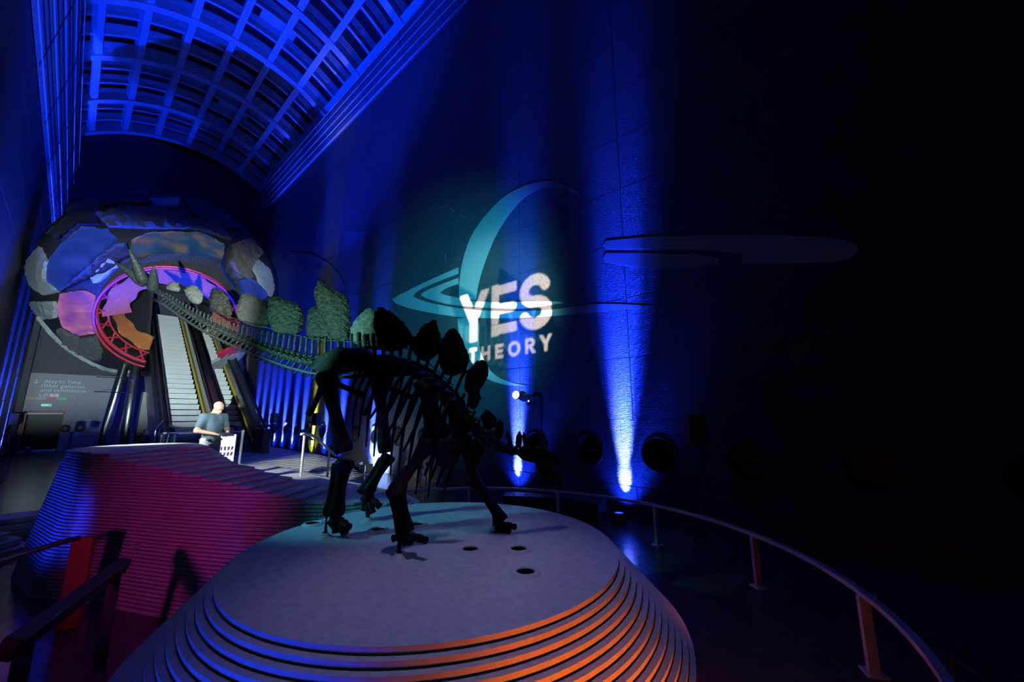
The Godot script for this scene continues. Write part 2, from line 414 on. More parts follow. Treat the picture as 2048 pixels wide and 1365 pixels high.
func make_materials() -> void:
	grained("slate", lin(0.045, 0.047, 0.05), lin(0.085, 0.088, 0.092), Vector3(0.55, 3.0, 0.55), 0.42, 1.7, 0.03)
	grained("floor", lin(0.055, 0.058, 0.062), lin(0.09, 0.092, 0.098), Vector3(0.9, 0.5, 0.35), 0.17, 0.1, 0.02)
	grained("plaster", lin(0.5, 0.5, 0.49), lin(0.62, 0.61, 0.6), Vector3(1.2, 1.2, 1.2), 0.5)
	grained("bone", lin(0.004, 0.005, 0.005), lin(0.021, 0.024, 0.023), Vector3(3, 3, 3), 0.42, 0.5, 0.03)
	grained("plate_bone", lin(0.004, 0.0036, 0.003), lin(0.018, 0.016, 0.0125), Vector3(2.6, 2.6, 2.6), 0.62, 2.6, 0.035, FastNoiseLite.TYPE_VALUE_CUBIC)
	grained("pale_plate", lin(0.022, 0.021, 0.019), lin(0.06, 0.057, 0.05), Vector3(2.6, 2.6, 2.6), 0.62, 1.2, 0.035, FastNoiseLite.TYPE_VALUE_CUBIC)
	for k in ["bone", "plate_bone", "pale_plate"]: mats[k].metallic_specular = 0.18
	flat("steel", lin(0.02, 0.02, 0.022), 0.45, 0.3)
	flat("mark", lin(0.3, 0.31, 0.3), 0.6)
	flat("faint_mark", lin(0.11, 0.115, 0.12), 0.6)
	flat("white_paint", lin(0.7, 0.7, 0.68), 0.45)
	flat("vault_shell", lin(0.012, 0.012, 0.014), 0.6)
	flat("glazing", lin(0.01, 0.01, 0.012), 0.5)
	flat("black", lin(0.012, 0.012, 0.013), 0.5)
	flat("dark_cladding", lin(0.03, 0.035, 0.045), 0.3)
	flat("grey_wall", lin(0.3, 0.31, 0.3), 0.6)
	flat("dark_wall", lin(0.045, 0.048, 0.055), 0.6)
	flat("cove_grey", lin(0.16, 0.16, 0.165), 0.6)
	flat("rail_steel", lin(0.55, 0.55, 0.57), 0.35, 0.25)
	flat("timber_and_amber_light", lin(0.32, 0.13, 0.05), 0.5)  # door surrounds; also the amber light painted on the rail post
	flat("door_grey", lin(0.1, 0.105, 0.1), 0.5)
	flat("chrome", lin(0.6, 0.6, 0.62), 0.22, 1.0)
	flat("brushed", lin(0.42, 0.43, 0.45), 0.35, 1.0)
	flat("step_metal", lin(0.5, 0.51, 0.5), 0.5, 0.0)
	flat("yellow", lin(0.75, 0.55, 0.02), 0.5)
	flat("rubber", lin(0.01, 0.01, 0.011), 0.35)
	grained("rock_pink", lin(0.4, 0.07, 0.035), lin(0.72, 0.19, 0.085), Vector3(1.5, 1.5, 1.5), 0.7, 4.0, 0.04)
	grained("rock_orange", lin(0.5, 0.14, 0.03), lin(0.85, 0.32, 0.09), Vector3(1.2, 1.2, 1.2), 0.6, 2.0, 0.03)
	flat("ring_red", lin(0.5, 0.035, 0.06), 0.4, 0.1)
	grained("globe_shell", lin(0.012, 0.013, 0.014), lin(0.035, 0.034, 0.03), Vector3(0.8, 0.8, 0.8), 0.6, 3.0, 0.03)
	grained("pale", lin(0.16, 0.2, 0.22), lin(0.5, 0.55, 0.58), Vector3(1.1, 1.1, 1.1), 0.45, 3.0, 0.04)
	grained("glitter", lin(0.03, 0.035, 0.04), lin(0.45, 0.45, 0.42), Vector3(2.2, 2.2, 2.2), 0.25, 6.0, 0.06, FastNoiseLite.TYPE_CELLULAR)
	grained("gold", lin(0.05, 0.045, 0.035), lin(0.4, 0.33, 0.2), Vector3(2.0, 2.0, 2.0), 0.3, 6.0, 0.05, FastNoiseLite.TYPE_CELLULAR)
	grained("red", lin(0.35, 0.02, 0.02), lin(0.6, 0.05, 0.06), Vector3(1.5, 1.5, 1.5), 0.4, 1.0)
	flat("skin", lin(0.3, 0.16, 0.105), 0.5)
	flat("shirt_dark", lin(0.035, 0.055, 0.075), 0.85)
	flat("trouser_grey", lin(0.24, 0.24, 0.26), 0.85)
	flat("trouser_dark", lin(0.05, 0.075, 0.07), 0.85)
	flat("pocket_grey", lin(0.1, 0.13, 0.125), 0.85)
	flat("hair", lin(0.02, 0.014, 0.01), 0.6)
	flat("belt_blue", lin(0.05, 0.08, 0.35), 0.5)
	flat("sign_white", lin(0.7, 0.7, 0.7), 0.5)
	flat("purple", lin(0.16, 0.06, 0.4), 0.5)
	flat("sign_red", lin(0.7, 0.04, 0.04), 0.4)
	flat("strip_tan", lin(0.5, 0.36, 0.18), 0.5)
	flat("strip_blue", lin(0.35, 0.42, 0.5), 0.5)
	flat("strip_red", lin(0.7, 0.1, 0.16), 0.5)
	flat("strip_green", lin(0.2, 0.6, 0.25), 0.5)

# ---------------------------------------------------------------- lights
func spot(parent: Node, at: Vector3, target: Vector3, color: Color, energy: float, half_angle: float, blend := 1.0, size := 0.05) -> SpotLight3D:
	var l := SpotLight3D.new()
	l.name = "beam"
	parent.add_child(l, true)
	l.position = at
	var d := (target - at).normalized()
	l.basis = Basis.looking_at(d, Vector3.UP if absf(d.y) < 0.98 else Vector3.RIGHT)
	l.light_color = color
	l.light_energy = energy
	l.spot_angle = half_angle
	l.spot_angle_attenuation = blend
	l.spot_range = 60.0
	l.spot_attenuation = 2.0
	l.light_size = size
	l.shadow_enabled = true
	return l

func _ready() -> void:
	rng.seed = 11
	var cam := Camera3D.new()
	cam.name = "camera"
	cam.fov = 82.52
	cam.near = 0.05
	cam.far = 200.0
	add_child(cam)
	cam.position = Vector3(0, 2.25, 0)
	cam.rotation = Vector3(deg_to_rad(10.48), deg_to_rad(-48.22), 0)
	cam.current = true
	var we := WorldEnvironment.new()
	we.name = "environment"
	var env := Environment.new()
	env.background_mode = Environment.BG_COLOR
	env.background_color = Color(0, 0, 0)
	env.ambient_light_source = Environment.AMBIENT_SOURCE_DISABLED
	env.tonemap_mode = Environment.TONE_MAPPER_LINEAR
	env.tonemap_exposure = 1.0
	env.sdfgi_enabled = true
	env.ssao_enabled = true
	env.ssil_enabled = true
	we.environment = env
	add_child(we)
	make_materials()
	stage_lights()
	build_floor_and_walls()
	build_vault()
	build_landscape()
	build_globe()
	build_escalator()
	build_skeleton()
	build_wall_art()
	build_washes()
	build_stands()
	build_rails()
	build_people()
	build_small_things()

# ---------------------------------------------------------------- stage lighting
# one spotlight: body, yoke, glowing lens and its beam
func par_can(at: Vector3, target: Vector3, color: Color, energy: float, half_angle: float, label: String, blend := 1.0, size := 0.06, lens_glow := 2.0) -> Node3D:
	var t := thing("stage_spotlight", label, "spotlight", at)
	var d := (target - at).normalized()
	var b := frame(Vector3.ZERO, d).basis
	var st := begin(true)
	lathe(st, [Vector2(0, -0.3), Vector2(0.07, -0.3), Vector2(0.1, -0.26), Vector2(0.11, -0.02), Vector2(0.115, 0.0), Vector2(0.1, 0.0), Vector2(0.1, -0.03)], 20, Transform3D(b * Basis(Vector3.RIGHT, PI / 2), Vector3.ZERO))
	obj(t, "lamp_body", st, mats.black)
	st = begin(true)
	lathe(st, [Vector2(0, -0.02), Vector2(0.098, -0.024)], 20, Transform3D(b * Basis(Vector3.RIGHT, PI / 2), Vector3.ZERO))
	obj(t, "lamp_lens", st, glow("lens_%s" % color.to_html(), color, lens_glow))
	st = begin()
	for s in [-1.0, 1.0]:
		box(st, b * Vector3(s * 0.13, 0, -0.14), Vector3(0.012, 0.04, 0.04), b)
		tube(st, [b * Vector3(s * 0.13, 0, -0.14), b * Vector3(s * 0.13, 0, -0.14) + Vector3(0, 0.22, 0)], 0.012, 6)
	box(st, b * Vector3(0, 0, -0.14) + Vector3(0, 0.23, 0), Vector3(0.28, 0.02, 0.04), b)
	obj(t, "yoke", st, mats.black)
	spot(t, d * 0.03, d * 3.0, color, energy, half_angle, blend, size)
	return t

# steel arm that carries lamps on a wall
func bracket(at: Vector3, length: float, dir: Vector3, label: String) -> void:
	var t := thing("wall_bracket", label, "bracket", at)
	var st := begin()
	tube(st, [Vector3.ZERO, dir * length], 0.025, 8)
	box(st, dir * 0.01, Vector3(0.14, 0.14, 0.14), Basis(), 0.02)
	obj(t, "arm", st, mats.black)

func tall_stand(at: Vector3, height: float, label: String) -> void:
	var t := thing("tall_lamp_stand", label, "stand", at)
	var st := begin()
	tube(st, [Vector3.ZERO + Vector3(0, 0.05, 0), Vector3(0, height, 0)], 0.025, 8)
	obj(t, "pole", st, mats.black)
	for k in 3:
		var a := TAU * k / 3.0
		st = begin()
		tube(st, [Vector3(0, 0.55, 0), Vector3(cos(a) * 0.55, 0.02, sin(a) * 0.55)], 0.015, 6)
		obj(t, "leg", st, mats.black)

func stage_lights() -> void:
	# main profile lamp beside the photographer: tail, escalator, globe opening, man; two shutters trim its beam
	var lamp := Vector3(-0.8, 1.95, 0.95)
	var aim := Vector3(0.19, 0.115, -0.98).normalized()
	var main := par_can(lamp, lamp + aim * 10.0, lin(0.76, 1.0, 1.0), 560.0, 20.5, "white shuttered profile spotlight beside the visitors aimed at the escalator", 0.35, 0.02, 3.0)
	var fr := frame(Vector3.ZERO, aim).basis
	for s in [[0.128, 1.0], [-0.064, -1.0]]:
		var st := begin()
		box(st, aim * 0.6 + fr * Vector3(0, s[0] + s[1] * 0.15, 0), Vector3(0.7, 0.3, 0.006), fr)
		obj(main, "shutter", st, mats.black)
	for w in [-0.068 - 0.15, 0.14 + 0.15]:
		var rs := begin()
		box(rs, aim * 0.6 + fr * Vector3(w, 0, 0.012), Vector3(0.3, 0.7, 0.006), fr)
		obj(main, "shutter", rs, mats.black)
	# teal spot rising from the left onto the tail root and the tall plates over the hips
	bracket(Vector3(-2.1, 2.45, -2.5), 0.5, Vector3(1, 0, 0), "short black bracket on the left wall carrying the pale teal spotlight")
	par_can(Vector3(-1.7, 2.2, -2.5), Vector3(1.68, 3.3, -4.4), lin(0.3, 1.0, 0.9), 125.0, 12.5, "pale teal spotlight on the left wall aimed at the tallest plates", 0.8, 0.03)
	# added white lamp, out of view, brightens the man, landing and steps
	bracket(Vector3(-2.1, 3.65, -8.8), 0.4, Vector3(1, 0, 0), "short black bracket on the left wall carrying the added white spotlight")
	par_can(Vector3(-1.8, 3.4, -8.8), Vector3(3.7, 1.15, -11.6), lin(0.9, 1.0, 0.98), 85.0, 18.0, "added unseen white spotlight on the left wall aimed at the landing", 0.8, 0.04)
	# soft teal across the back of the plinth
	par_can(Vector3(-1.75, 4.4, -5.6), Vector3(2.7, 1.2, -4.0), lin(0.12, 0.75, 1.0), 13.0, 13.0, "teal spotlight on the left wall aimed at the back of the plinth", 0.8, 0.05)
	# teal flood from the left wall: the planet on the right wall
	bracket(Vector3(-2.1, 5.4, -4.6), 0.6, Vector3(1, 0, 0), "short black bracket on the left wall carrying the teal spotlight")
	par_can(Vector3(-1.5, 5.15, -4.6), Vector3(8.3, 5.6, -10.2), lin(0.02, 0.62, 1.0), 150.0, 27.0, "teal spotlight high on the left wall aimed at the planet", 1.0, 0.05)
	# profile lamp behind the camera throws the lettering through a cut stencil
	build_lettering_lamp()
	# plinth: soft lavender from above, amber from the low front, blue from the left, magenta on the block
	bracket(Vector3(-2.1, 7.75, -1.5), 3.2, Vector3(1, 0, 0), "long black bracket on the left wall carrying the lavender spotlight")
	par_can(Vector3(1.1, 7.5, -1.5), Vector3(1.9, 1.2, -2.1), lin(0.45, 0.43, 1.0), 9.5, 15.0, "lavender spotlight above the plinth", 1.0, 0.25)
	par_can(Vector3(1.75, 0.3, 1.2), Vector3(1.9, 0.3, -1.5), lin(1.0, 0.14, 0.0), 9.0, 24.0, "amber spotlight on the floor before the middle of the plinth", 0.6, 0.1)
	par_can(Vector3(4.3, 0.3, 0.2), Vector3(2.9, 0.3, -2.0), lin(1.0, 0.14, 0.0), 9.0, 19.0, "amber spotlight on the floor before the right of the plinth", 0.6, 0.1)
	par_can(Vector3(-1.5, 0.3, -3.6), Vector3(0.05, 0.9, -8.4), lin(0.01, 0.03, 1.0), 50.0, 7.5, "blue spotlight on the floor left of the plinth", 0.8, 0.1)
	par_can(Vector3(-0.9, 0.3, -1.2), Vector3(0.9, 0.5, -2.6), lin(0.01, 0.04, 1.0), 6.0, 30.0, "blue spotlight on the floor close to the photographer", 0.8, 0.1)
	bracket(Vector3(-2.1, 1.9, -2.6), 0.5, Vector3(1, 0, 0), "low black bracket on the left wall carrying the magenta spotlight")
	par_can(Vector3(-1.6, 1.65, -2.6), Vector3(1.5, 0.95, -7.0), lin(1.0, 0.04, 0.62), 3.6, 19.0, "magenta spotlight on the left wall aimed at the stepped block", 0.9, 0.15)
	# blue uplights for the vault
	par_can(Vector3(-1.1, 0.35, -18.7), Vector3(3.4, 20, -19.5), lin(0.0, 0.02, 1.0), 1000.0, 33.0, "blue uplight on the left floor beside the landing aimed at the vault", 0.5, 0.06)
	par_can(Vector3(-1.2, 0.35, -33.6), Vector3(-0.6, 20, -34.0), lin(0.0, 0.02, 1.0), 460.0, 12.0, "blue uplight beside the far doorway aimed at the vault", 0.4, 0.06)

# strokes of the letters: lists of polylines in a unit box, half-width second
func letter_strokes(ch: String) -> Array:
	match ch:
		"Y": return [[Vector2(0.1, 1), Vector2(0.5, 0.42)], [Vector2(0.9, 1), Vector2(0.5, 0.42)], [Vector2(0.5, 0.5), Vector2(0.5, 0)]]
		"E": return [[Vector2(0.14, 1), Vector2(0.14, 0)], [Vector2(0.1, 0.88), Vector2(0.95, 0.88)], [Vector2(0.1, 0.5), Vector2(0.85, 0.5)], [Vector2(0.1, 0.12), Vector2(0.95, 0.12)]]
		"S":
			var a := []
			for i in 15:
				var t := i / 14.0
				var ang := lerpf(0.35, PI * 1.5, t)
				a.append(Vector2(0.5 + cos(ang) * 0.36, 0.695 + sin(ang) * 0.195))
			for i in 15:
				var t := i / 14.0
				var ang := lerpf(PI * 0.5, -PI + 0.35, t)
				a.append(Vector2(0.5 + cos(ang) * 0.38, 0.31 + sin(ang) * 0.195))
			return [a]
		"T": return [[Vector2(0.0, 0.9), Vector2(1.0, 0.9)], [Vector2(0.5, 0.9), Vector2(0.5, 0)]]
		"H": return [[Vector2(0.12, 1), Vector2(0.12, 0)], [Vector2(0.88, 1), Vector2(0.88, 0)], [Vector2(0.1, 0.5), Vector2(0.9, 0.5)]]
		"O":
			var a := []
			var b := []
			for i in 13:
				var t := i / 12.0
				a.append(Vector2(0.5 + cos(lerpf(PI * 0.54, PI * 1.46, t)) * 0.42, 0.5 + sin(lerpf(PI * 0.54, PI * 1.46, t)) * 0.4))
				b.append(Vector2(0.5 + cos(lerpf(PI * 0.46, -PI * 0.46, t)) * 0.42, 0.5 + sin(lerpf(PI * 0.46, -PI * 0.46, t)) * 0.4))
			return [a, b]
		"R":
			var a := [Vector2(0.12, 0.9), Vector2(0.5, 0.9)]
			for i in 9: a.append(Vector2(0.52 + cos(lerpf(PI * 0.5, -PI * 0.5, i / 8.0)) * 0.32, 0.68 + sin(lerpf(PI * 0.5, -PI * 0.5, i / 8.0)) * 0.22))
			a.append(Vector2(0.34, 0.46))
			return [[Vector2(0.12, 1), Vector2(0.12, 0)], a, [Vector2(0.5, 0.46), Vector2(0.92, 0)]]
	return []

func build_lettering_lamp() -> void:
	# the words land on the right wall: [letter, z of left edge, width, bottom, height, half stroke]
	var words := [["Y", -9.72, 1.3, 4.5, 1.62, 0.17], ["E", -8.24, 0.98, 4.55, 1.6, 0.15], ["S", -7.1, 1.08, 4.5, 1.66, 0.165],
		["T", -9.22, 0.3, 3.84, 0.44, 0.05], ["H", -8.68, 0.36, 3.84, 0.44, 0.05], ["E", -8.08, 0.3, 3.85, 0.44, 0.05], ["O", -7.55, 0.42, 3.86, 0.44, 0.05], ["R", -6.92, 0.34, 3.88, 0.44, 0.05], ["Y", -6.4, 0.38, 3.9, 0.44, 0.05]]
	var lamp := Vector3(-1.3, 5.9, 2.6)
	var mid := Vector3(RIGHT_WALL, 5.0, -7.9)
	var dir := (mid - lamp).normalized()
	var at := lamp + dir * 3.0
	tall_stand(Vector3(-1.3, 0, 2.75), 6.0, "very tall black stand behind the visitors carrying the lettering lamp")
	par_can(lamp, mid, lin(1.0, 0.82, 0.66), 3100.0, 9.6, "warm white profile spotlight behind the visitors throwing the lettering", 0.0, 0.01, 3.0)
	var st := begin()
	var z0 := -13.6
	var z1 := -2.6
	var y0 := 1.6
	var y1 := 8.4
	var nz := 733
	var ny := 453
	var segs := []
	for w in words:
		for poly in letter_strokes(w[0]):
			for i in poly.size() - 1:
				segs.append([Vector2(w[1] + poly[i].x * w[2], w[3] + poly[i].y * w[4]), Vector2(w[1] + poly[i + 1].x * w[2], w[3] + poly[i + 1].y * w[4]), w[5], w])
	for j in ny:
		var y := lerpf(y0, y1, (j + 0.5) / ny)
		var row := []
		for s in segs:
			if y > s[3][3] - 0.001 and y < s[3][3] + s[3][4] + 0.001: row.append(s)
		var start := 0
		for i in nz + 1:
			var open := false
			if i < nz and not row.is_empty():
				var p := Vector2(lerpf(z0, z1, (i + 0.5) / nz), y)
				for s in row:
					var w: Array = s[3]
					if p.x < w[1] - 0.02 or p.x > w[1] + w[2] + 0.02: continue
					if Geometry2D.get_closest_point_to_segment(p, s[0], s[1]).distance_to(p) < s[2]:
						open = true; break
			if open or i == nz:
				if i > start:
					var q := []
					for c in [[start, j], [i, j], [i, j + 1], [start, j + 1]]:
						var wp := Vector3(RIGHT_WALL, lerpf(y0, y1, float(c[1]) / ny), lerpf(z0, z1, float(c[0]) / nz))
						var rd := (wp - lamp)
						q.append(lamp + rd * ((at - lamp).dot(dir) / rd.dot(dir)) - at)
					quad(st, q[0], q[1], q[2], q[3])
				start = i + 1
	var t := thing("stencil_plate", "black metal stencil plate cut with large letters in front of the profile lamp", "stencil", at)
	obj(t, "plate", st, mats.black)
	st = begin()
	var fr := frame(Vector3.ZERO, dir).basis
	for s in [-1.0, 1.0]:
		box(st, fr * Vector3(0, s * 0.85, 0), Vector3(2.2, 0.06, 0.04), fr, 0.01)
		box(st, fr * Vector3(s * 1.07, 0, 0), Vector3(0.06, 1.64, 0.04), fr, 0.01)
	obj(t, "frame", st, mats.black)
	tall_stand(Vector3(at.x, 0, at.z), at.y - 0.8, "very tall black stand behind the visitors carrying the stencil plate")

# ---------------------------------------------------------------- room
func build_floor_and_walls() -> void:
	var f := struct_root("floor", "dark polished stone floor of the hall")
	var st := begin()
	box(st, Vector3(3.1, -0.15, -16.0), Vector3(12.2, 0.3, 42.6))
	obj(f, "slab", st, mats.floor)
	var r := struct_root("wall_right", "dark slate wall of long panels with a row of round windows")
	st = begin()
	box(st, Vector3(RIGHT_WALL + 0.52, 10.5, -16.3), Vector3(0.3, 21.6, 42.0))
	obj(r, "backing", st, mats.black)
	var pm := boxm(Vector3(0.06, 1.392, 3.272), 0.006)
	var low := boxm(Vector3(0.06, 0.692, 3.272), 0.006)
	for c in 13:
		var z := -35.0 + 3.28 * c
		put(r, "wall_panel", low, mats.slate, Transform3D(Basis(), Vector3(RIGHT_WALL + 0.03, 0.35, z)))
		for k in range(1, 13):
			put(r, "wall_panel", pm, mats.slate, Transform3D(Basis(), Vector3(RIGHT_WALL + 0.03 + rng.randf_range(-0.0012, 0.0012), 1.4 + 1.4 * k, z)))
	st = begin()
	box(st, Vector3(RIGHT_WALL + 0.2, 10.5, -16.3), Vector3(0.2, 16.6, 42.0))
	box(st, Vector3(RIGHT_WALL + 0.2, 0.3, -16.3), Vector3(0.2, 0.6, 42.0))
	obj(r, "core", st, mats.black)
	# the row with round windows
	var hole := begin()
	var n := 32
	var rad := 0.34
	var hz := 0.816
	var hy := 0.696
	var angles := []
	for k in n: angles.append(TAU * k / n - PI)
	for s in [atan2(hy, hz), PI - atan2(hy, hz), -atan2(hy, hz), atan2(hy, hz) - PI]: angles.append(s)
	angles.sort()
	for k in angles.size():
		var a: float = angles[k]
		var b: float = angles[(k + 1) % angles.size()]
		var p := Vector3(0, sin(a) * rad, cos(a) * rad)
		var q := Vector3(0, sin(b) * rad, cos(b) * rad)
		var ea := Vector3(0, 0, 0)
		var eb := Vector3(0, 0, 0)
		for w in 2:
			var an := a if w == 0 else b
			var s := 1.0 / maxf(absf(cos(an)) / hz, absf(sin(an)) / hy)
			if w == 0: ea = Vector3(0, sin(an) * s, cos(an) * s)
			else: eb = Vector3(0, sin(an) * s, cos(an) * s)
		quad(hole, p, q, eb, ea)
		quad(hole, q, p, p + Vector3(0.45, 0, 0), q + Vector3(0.45, 0, 0))
	var hm := done(hole)
	var ring := begin(true)
	lathe(ring, [Vector2(0.33, 0.02), Vector2(0.335, -0.012), Vector2(0.355, -0.02), Vector2(0.372, -0.012), Vector2(0.375, 0.01)], 32, Transform3D(Basis(Vector3.BACK, -PI / 2), Vector3.ZERO))
	var rm := done(ring)
	var back := begin()
	lathe(back, [Vector2(0, 0), Vector2(0.36, 0)], 24, Transform3D(Basis(Vector3.BACK, PI / 2), Vector3.ZERO))
	var bm := done(back)
	for c in 26:
		var z := -37.76 + 1.64 * c + 0.0
		if z < FAR_WALL + 0.8: continue
		var at := Vector3(RIGHT_WALL, 1.4, z)
		put(r, "window_panel", hm, mats.slate, Transform3D(Basis(), at))
		put(r, "window_rim", rm, mats.steel, Transform3D(Basis(), at))
		put(r, "window_back", bm, mats.dark_wall, Transform3D(Basis(), at + Vector3(0.44, 0, 0)))
		if c % 2 == 0:
			var rod := begin()
			tube(rod, [at + Vector3(0.2, -0.01, -0.33), at + Vector3(0.2, -0.03, 0.33)], 0.012, 6)
			obj(r, "specimen_bar", rod, mats.chrome)
	var l := struct_root("wall_left", "dark slate panelled wall on the left of the hall")
	st = begin()
	box(st, Vector3(LEFT_WALL - 0.25, 10.5, -16.3), Vector3(0.3, 21.6, 42.0))
	obj(l, "backing", st, mats.black)
	for c in 13:
		for k in 9:
			put(l, "wall_panel", pm, mats.slate, Transform3D(Basis(), Vector3(LEFT_WALL - 0.03 + rng.randf_range(-0.004, 0.004), 0.7 + 1.4 * k, -35.0 + 3.28 * c)))
	var b := struct_root("wall_back", "dark wall of the entrance end of the hall")
	st = begin()
	box(st, Vector3(3.1, 10.5, 4.75), Vector3(12.2, 21.6, 0.3))
	obj(b, "slab", st, mats.dark_wall)
	# far wall with two doorways and cladding boards
	var w := struct_root("wall_far", "grey wall at the far end of the hall with two doorways")
	var doors := [[-1.64, -0.25], [6.0, 7.4]]
	st = begin()
	box(st, Vector3(-1.99, 2.3, FAR_WALL - 0.15), Vector3(0.7, 4.6, 0.3))
	box(st, Vector3(2.875, 2.3, FAR_WALL - 0.15), Vector3(6.25, 4.6, 0.3))
	box(st, Vector3(8.1, 2.3, FAR_WALL - 0.15), Vector3(1.4, 4.6, 0.3))
	for d in doors: box(st, Vector3((d[0] + d[1]) * 0.5, 3.43, FAR_WALL - 0.15), Vector3(d[1] - d[0], 2.34, 0.3))
	obj(w, "lower_wall", st, mats.grey_wall)
	st = begin()
	box(st, Vector3(3.1, 13.3, FAR_WALL - 0.15), Vector3(11.4, 17.4, 0.3))
	obj(w, "upper_wall", st, mats.dark_wall)
	var board := boxm(Vector3(1.9, 0.8, 0.05), 0.012)
	for k in 4:
		for x in [1.15, 5.0]:
			put(w, "cladding_board", board, mats.grey_wall, Transform3D(Basis(), Vector3(x, 0.42 + 0.83 * k, FAR_WALL + 0.025)))
	st = begin()
	box(st, Vector3(LEFT_WALL + 0.12, 6.2, FAR_WALL + 0.35), Vector3(0.3, 12.4, 0.7), Basis(), 0.02)
	obj(w, "pilaster", st, mats.dark_wall)
	st = begin()
	box(st, Vector3(RIGHT_WALL - 0.2, 6.2, FAR_WALL + 1.6), Vector3(0.4, 12.4, 3.2), Basis(), 0.02)
	obj(w, "pilaster", st, mats.dark_wall)
	var i := 0
	for d in doors:
		i += 1
		var dr := struct_root("door_%d" % i, "open doorway with an orange brown surround, %s of the escalator" % ["left", "right"][i - 1])
		st = begin()
		box(st, Vector3(d[0] - 0.07, 1.17, FAR_WALL - 0.1), Vector3(0.14, 2.34, 0.34), Basis(), 0.01)
		box(st, Vector3(d[1] + 0.03, 1.17, FAR_WALL - 0.1), Vector3(0.06, 2.34, 0.34), Basis(), 0.01)
		box(st, Vector3((d[0] + d[1]) * 0.5, 2.31, FAR_WALL - 0.1), Vector3(d[1] - d[0] + 0.2, 0.12, 0.34), Basis(), 0.01)
		obj(dr, "surround", st, mats.timber_and_amber_light)
		st = begin()
		box(st, Vector3((d[0] + d[1]) * 0.5, 2.24, FAR_WALL + 0.02), Vector3(d[1] - d[0], 0.14, 0.06), Basis(), 0.01)
		obj(dr, "lintel_strip", st, mats.sign_white)
		st = begin()
		box(st, Vector3((d[0] + d[1]) * 0.5, 0.06, FAR_WALL + 0.0), Vector3(d[1] - d[0], 0.12, 0.06), Basis(), 0.01)
		obj(dr, "threshold", st, mats.sign_white)
		st = begin()
		var cx: float = (d[0] + d[1]) * 0.5
		box(st, Vector3(cx, 1.2, FAR_WALL - 2.4), Vector3(2.4, 2.6, 0.1))
		box(st, Vector3(d[0] - 0.2, 1.2, FAR_WALL - 1.3), Vector3(0.1, 2.6, 2.2))
		box(st, Vector3(d[1] + 0.2, 1.2, FAR_WALL - 1.3), Vector3(0.1, 2.6, 2.2))
		box(st, Vector3(cx, 2.5, FAR_WALL - 1.3), Vector3(2.4, 0.1, 2.2))
		box(st, Vector3(cx, -0.05, FAR_WALL - 1.3), Vector3(2.4, 0.1, 2.2))
		obj(dr, "corridor", st, mats.door_grey)

func arc_point(s: float, grow := 0.0) -> Vector2:
	var hw := 5.67
	var rise := 2.308
	var rad := (hw * hw + rise * rise) / (2.0 * rise)
	var a := asin(hw / rad) * s
	return Vector2(3.541 + (rad + grow) * sin(a), 20.12 + rise - rad + (rad + grow) * cos(a))

# arched bar of rectangular section between two places of the vault
func arch(st: SurfaceTool, z: float, width: float, inner: float, outer: float, s0: float, s1: float, n: int) -> void:
	for i in n:
		var q := []
		for s in [lerpf(s0, s1, float(i) / n), lerpf(s0, s1, float(i + 1) / n)]:
			for g in [inner, outer]:
				var p := arc_point(s, g)
				q.append(Vector3(p.x, p.y, z - width * 0.5)); q.append(Vector3(p.x, p.y, z + width * 0.5))
		quad(st, q[0], q[1], q[5], q[4]); quad(st, q[2], q[6], q[7], q[3]); quad(st, q[1], q[3], q[7], q[5]); quad(st, q[0], q[4], q[6], q[2])

